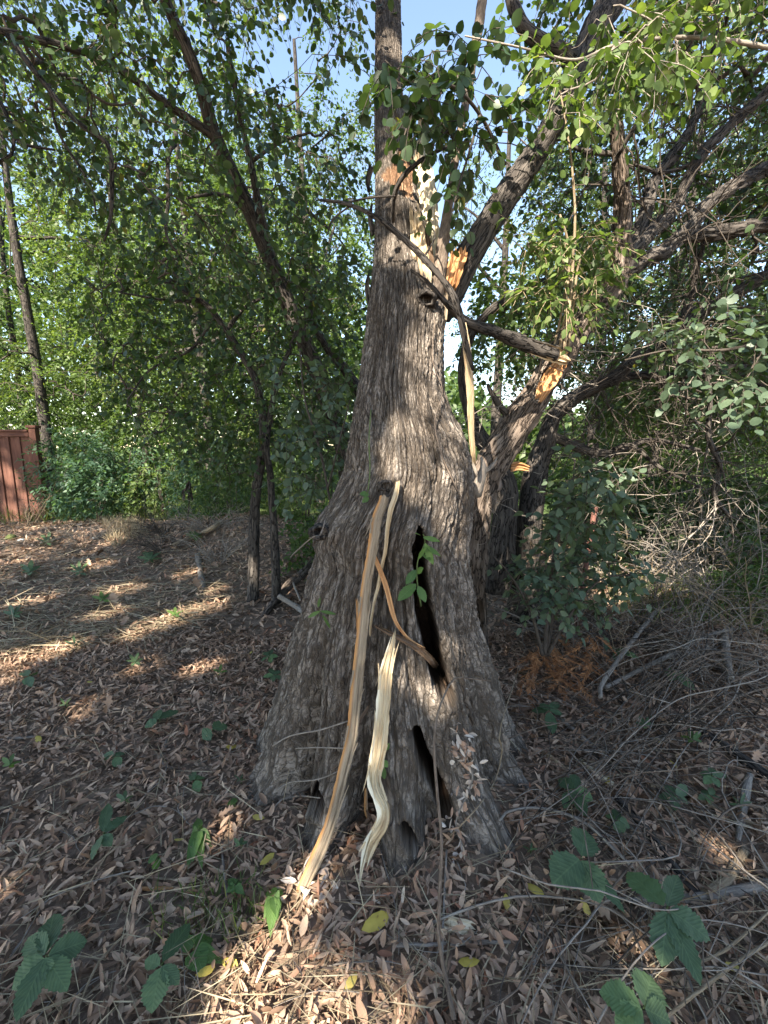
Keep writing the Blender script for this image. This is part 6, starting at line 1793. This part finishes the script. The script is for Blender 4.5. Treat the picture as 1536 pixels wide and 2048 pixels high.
# the many unnamed canes and twigs
def free_twig(px, py, L, r, mat, label, name, group, cat="twig", arch=.1):
    g = G(px, py); a = RNG.uniform(0, 2 * np.pi)
    d = np.array([math.cos(a), math.sin(a) * .8, 0]); s = np.array([-d[1], d[0], 0])
    t = np.linspace(-.5, .5, 7)
    bend = RNG.normal() * .18 * L
    P = g + d * (t * L)[:, None] + s * (bend * (4 * t * t))[:, None] + s * (RNG.normal(size=7) * .015 * L)[:, None]
    hh = RNG.uniform(0, arch) * L
    P[:, 2] = terrain(P[:, 0], P[:, 1]) + .015 + r + hh * (1 - 4 * t * t) + RNG.uniform(-.2, .5) * hh * (t + .5)
    P = P[~inside_trunk(P[:, 0], P[:, 1])]
    if len(P) < 4: return
    C = catmull(P, .05)
    mb = MB(); tube(mb, C, np.linspace(r, r * .45, len(C)), 5, .1, RNG.uniform())
    if RNG.uniform() < .35:
        i = len(C) // 2; e = norm(C[i] - C[i - 1] + RNG.normal(size=3) * .5); Bq = C[i] + e * (np.linspace(0, L * .3, 4))[:, None]
        Bq[:, 2] = np.maximum(Bq[:, 2], terrain(Bq[:, 0], Bq[:, 1]) + .01); tube(mb, Bq, np.linspace(r * .6, r * .3, 4), 5)
    tag(mb.build(name, mat, None, g), ("long " if L > .6 else "short " if L < .35 else "") + ("arching " if hh > .09 else "") + label + " " + where(g), cat, group)
RZONE = np.array([(1000, 1200), (1100, 1180), (1540, 1170), (1560, 2060), (1000, 2060), (1060, 1700), (1010, 1450)], float)
k = 0
while k < 230:
    a, b = RNG.uniform(980, 1550), RNG.uniform(1180, 2050)
    if inside_dist(np.array([a]), np.array([b]), RZONE)[0] < 0: continue
    if b > 1650 and RNG.uniform() < .45: continue
    mt, lab = [(M_DRYTWIG, "grey dead twig"), (M_BROWNTWIG, "brown dead vine stem"), (M_TWIG, "dark thin twig")][k % 3]
    free_twig(a, b, RNG.uniform(.25, .95), RNG.uniform(.0013, .0035) * (1.6 if RNG.uniform() < .12 else 1), mt, lab, "dead_twig", "tangle of twigs on the right", arch=.22)
    k += 1
k = 0
while k < 60:
    a, b = RNG.uniform(5, 1000), RNG.uniform(1150, 2040)
    if 500 < a < 1060 and b < 1740: continue
    free_twig(a, b, RNG.uniform(.12, .45), RNG.uniform(.0014, .003), M_DRYTWIG if k % 2 else M_TANVINE, "small dry twig" if k % 2 else "small straw-coloured twig", "dead_twig", "small twigs on the litter", arch=.06)
    k += 1
for k in range(44):
    a = G(RNG.uniform(1380, 1720), RNG.uniform(1130, 1480)); b = G(RNG.uniform(1000, 1330), RNG.uniform(1290, 1760))
    t = np.linspace(0, 1, 8)[:, None]
    P = a * (1 - t) + b * t
    P[:, :2] += np.array([1.0, .6]) * np.sin(t * np.pi) * RNG.normal() * .12 + RNG.normal(size=(8, 2)) * .026
    hh = RNG.uniform(.05, .34); P[:, 2] = terrain(P[:, 0], P[:, 1]) + .015 + hh * np.sin(t[:, 0] ** RNG.uniform(.6, 1.5) * np.pi) + .02 * RNG.uniform()
    P = P[~inside_trunk(P[:, 0], P[:, 1])]
    r = RNG.uniform(.002, .0042) * (1.7 if k % 9 == 0 else 1); C = catmull(P, .05)
    mb = MB(); tube(mb, C, np.linspace(r, r * .5, len(C)), 5, .1, RNG.uniform())
    i = int(len(C) * RNG.uniform(.3, .7)); e = norm(C[i + 1] - C[i] + RNG.normal(size=3) * .5 + [0, 0, .3]); tube(mb, C[i] + e * np.linspace(0, RNG.uniform(.15, .4), 5)[:, None], np.linspace(r * .7, r * .3, 5), 5)
    mt, w_ = [(M_BROWNTWIG, "brown"), (M_DRYTWIG, "pale"), (M_BROWNTWIG, "brown"), (M_LIMB, "dark")][k % 4]
    tag(mb.build("dead_cane", mt, None, P[0]), "long " + ("thick " if k % 9 == 0 else "") + w_ + (" arching" if hh > .2 else " low") + " cane, tip " + where(P[-1]).replace("touching", "at"), "cane", "canes fallen from the right")
# rusty post
M_RUST = plain_mat("rusty iron", (0.13, 0.055, 0.04), .85, .4, 60)
pr = empty("rusty_post", G(1150, 1275), "rusty reddish-brown leaning post behind the grey-leaved shrub", "post")
p0 = origin_of(pr); p1 = W(1190, 1015, float(p0[1]) + .05)
mb = MB(); tube(mb, np.array([p0 - [0, 0, .1], p0 * .5 + p1 * .5, p1]), [.018, .018, .018], 12, 0, .5, tip=False); mb.build("shaft", M_RUST, pr)
mb = MB(); tube(mb, np.array([p1 - [0, 0, .03], p1 + [0, 0, .012]]), [.024, .022], 12, 0, .5); mb.build("cap", M_RUST, pr)
# small lumps before the fence
def lump(name, label, cat, px_, py_, r, mat, sq=.75):
    g = G(px_, py_); n, m = 16, 9
    th_ = np.linspace(0, 2 * np.pi, n, endpoint=False); ph = np.linspace(.02, np.pi - .02, m)
    A_, B_ = np.meshgrid(th_, ph); d = np.stack([np.cos(A_) * np.sin(B_), np.sin(A_) * np.sin(B_), np.cos(B_)], -1)
    rr = r * (1 + .3 * pnoise(d[..., 0] * 2 + px_, d[..., 1] * 2, d[..., 2] * 2))
    V = g + d * rr[..., None] * [1, 1, sq] + [0, 0, r * sq * .8]
    i = np.arange(m - 1)[:, None] * n; j = np.arange(n)[None]; j_ = (j + 1) % n
    mb = MB().add(V, None, np.stack([i + j, i + n + j, i + n + j_, i + j_], -1).reshape(-1, 4))
    return tag(mb.build(name, mat, None, g), label, cat)
lump("mossy_stone", "yellow-green mossy lump on the ground before the fence", "stone", 22, 1080, .07, plain_mat("moss", (.1, .12, .035), .95, .5, 40), .65)
lump("pale_scrap", "pale blue-white scrap lying beside the mossy lump", "scrap", 42, 1082, .045, plain_mat("pale scrap", (.5, .55, .58), .6, .2, 40), .4)
lump("pale_scrap", "second pale scrap lying at the foot of the bush right of the fence", "scrap", 192, 1078, .045, plain_mat("pale scrap2", (.45, .52, .5), .6, .2, 40), .4)
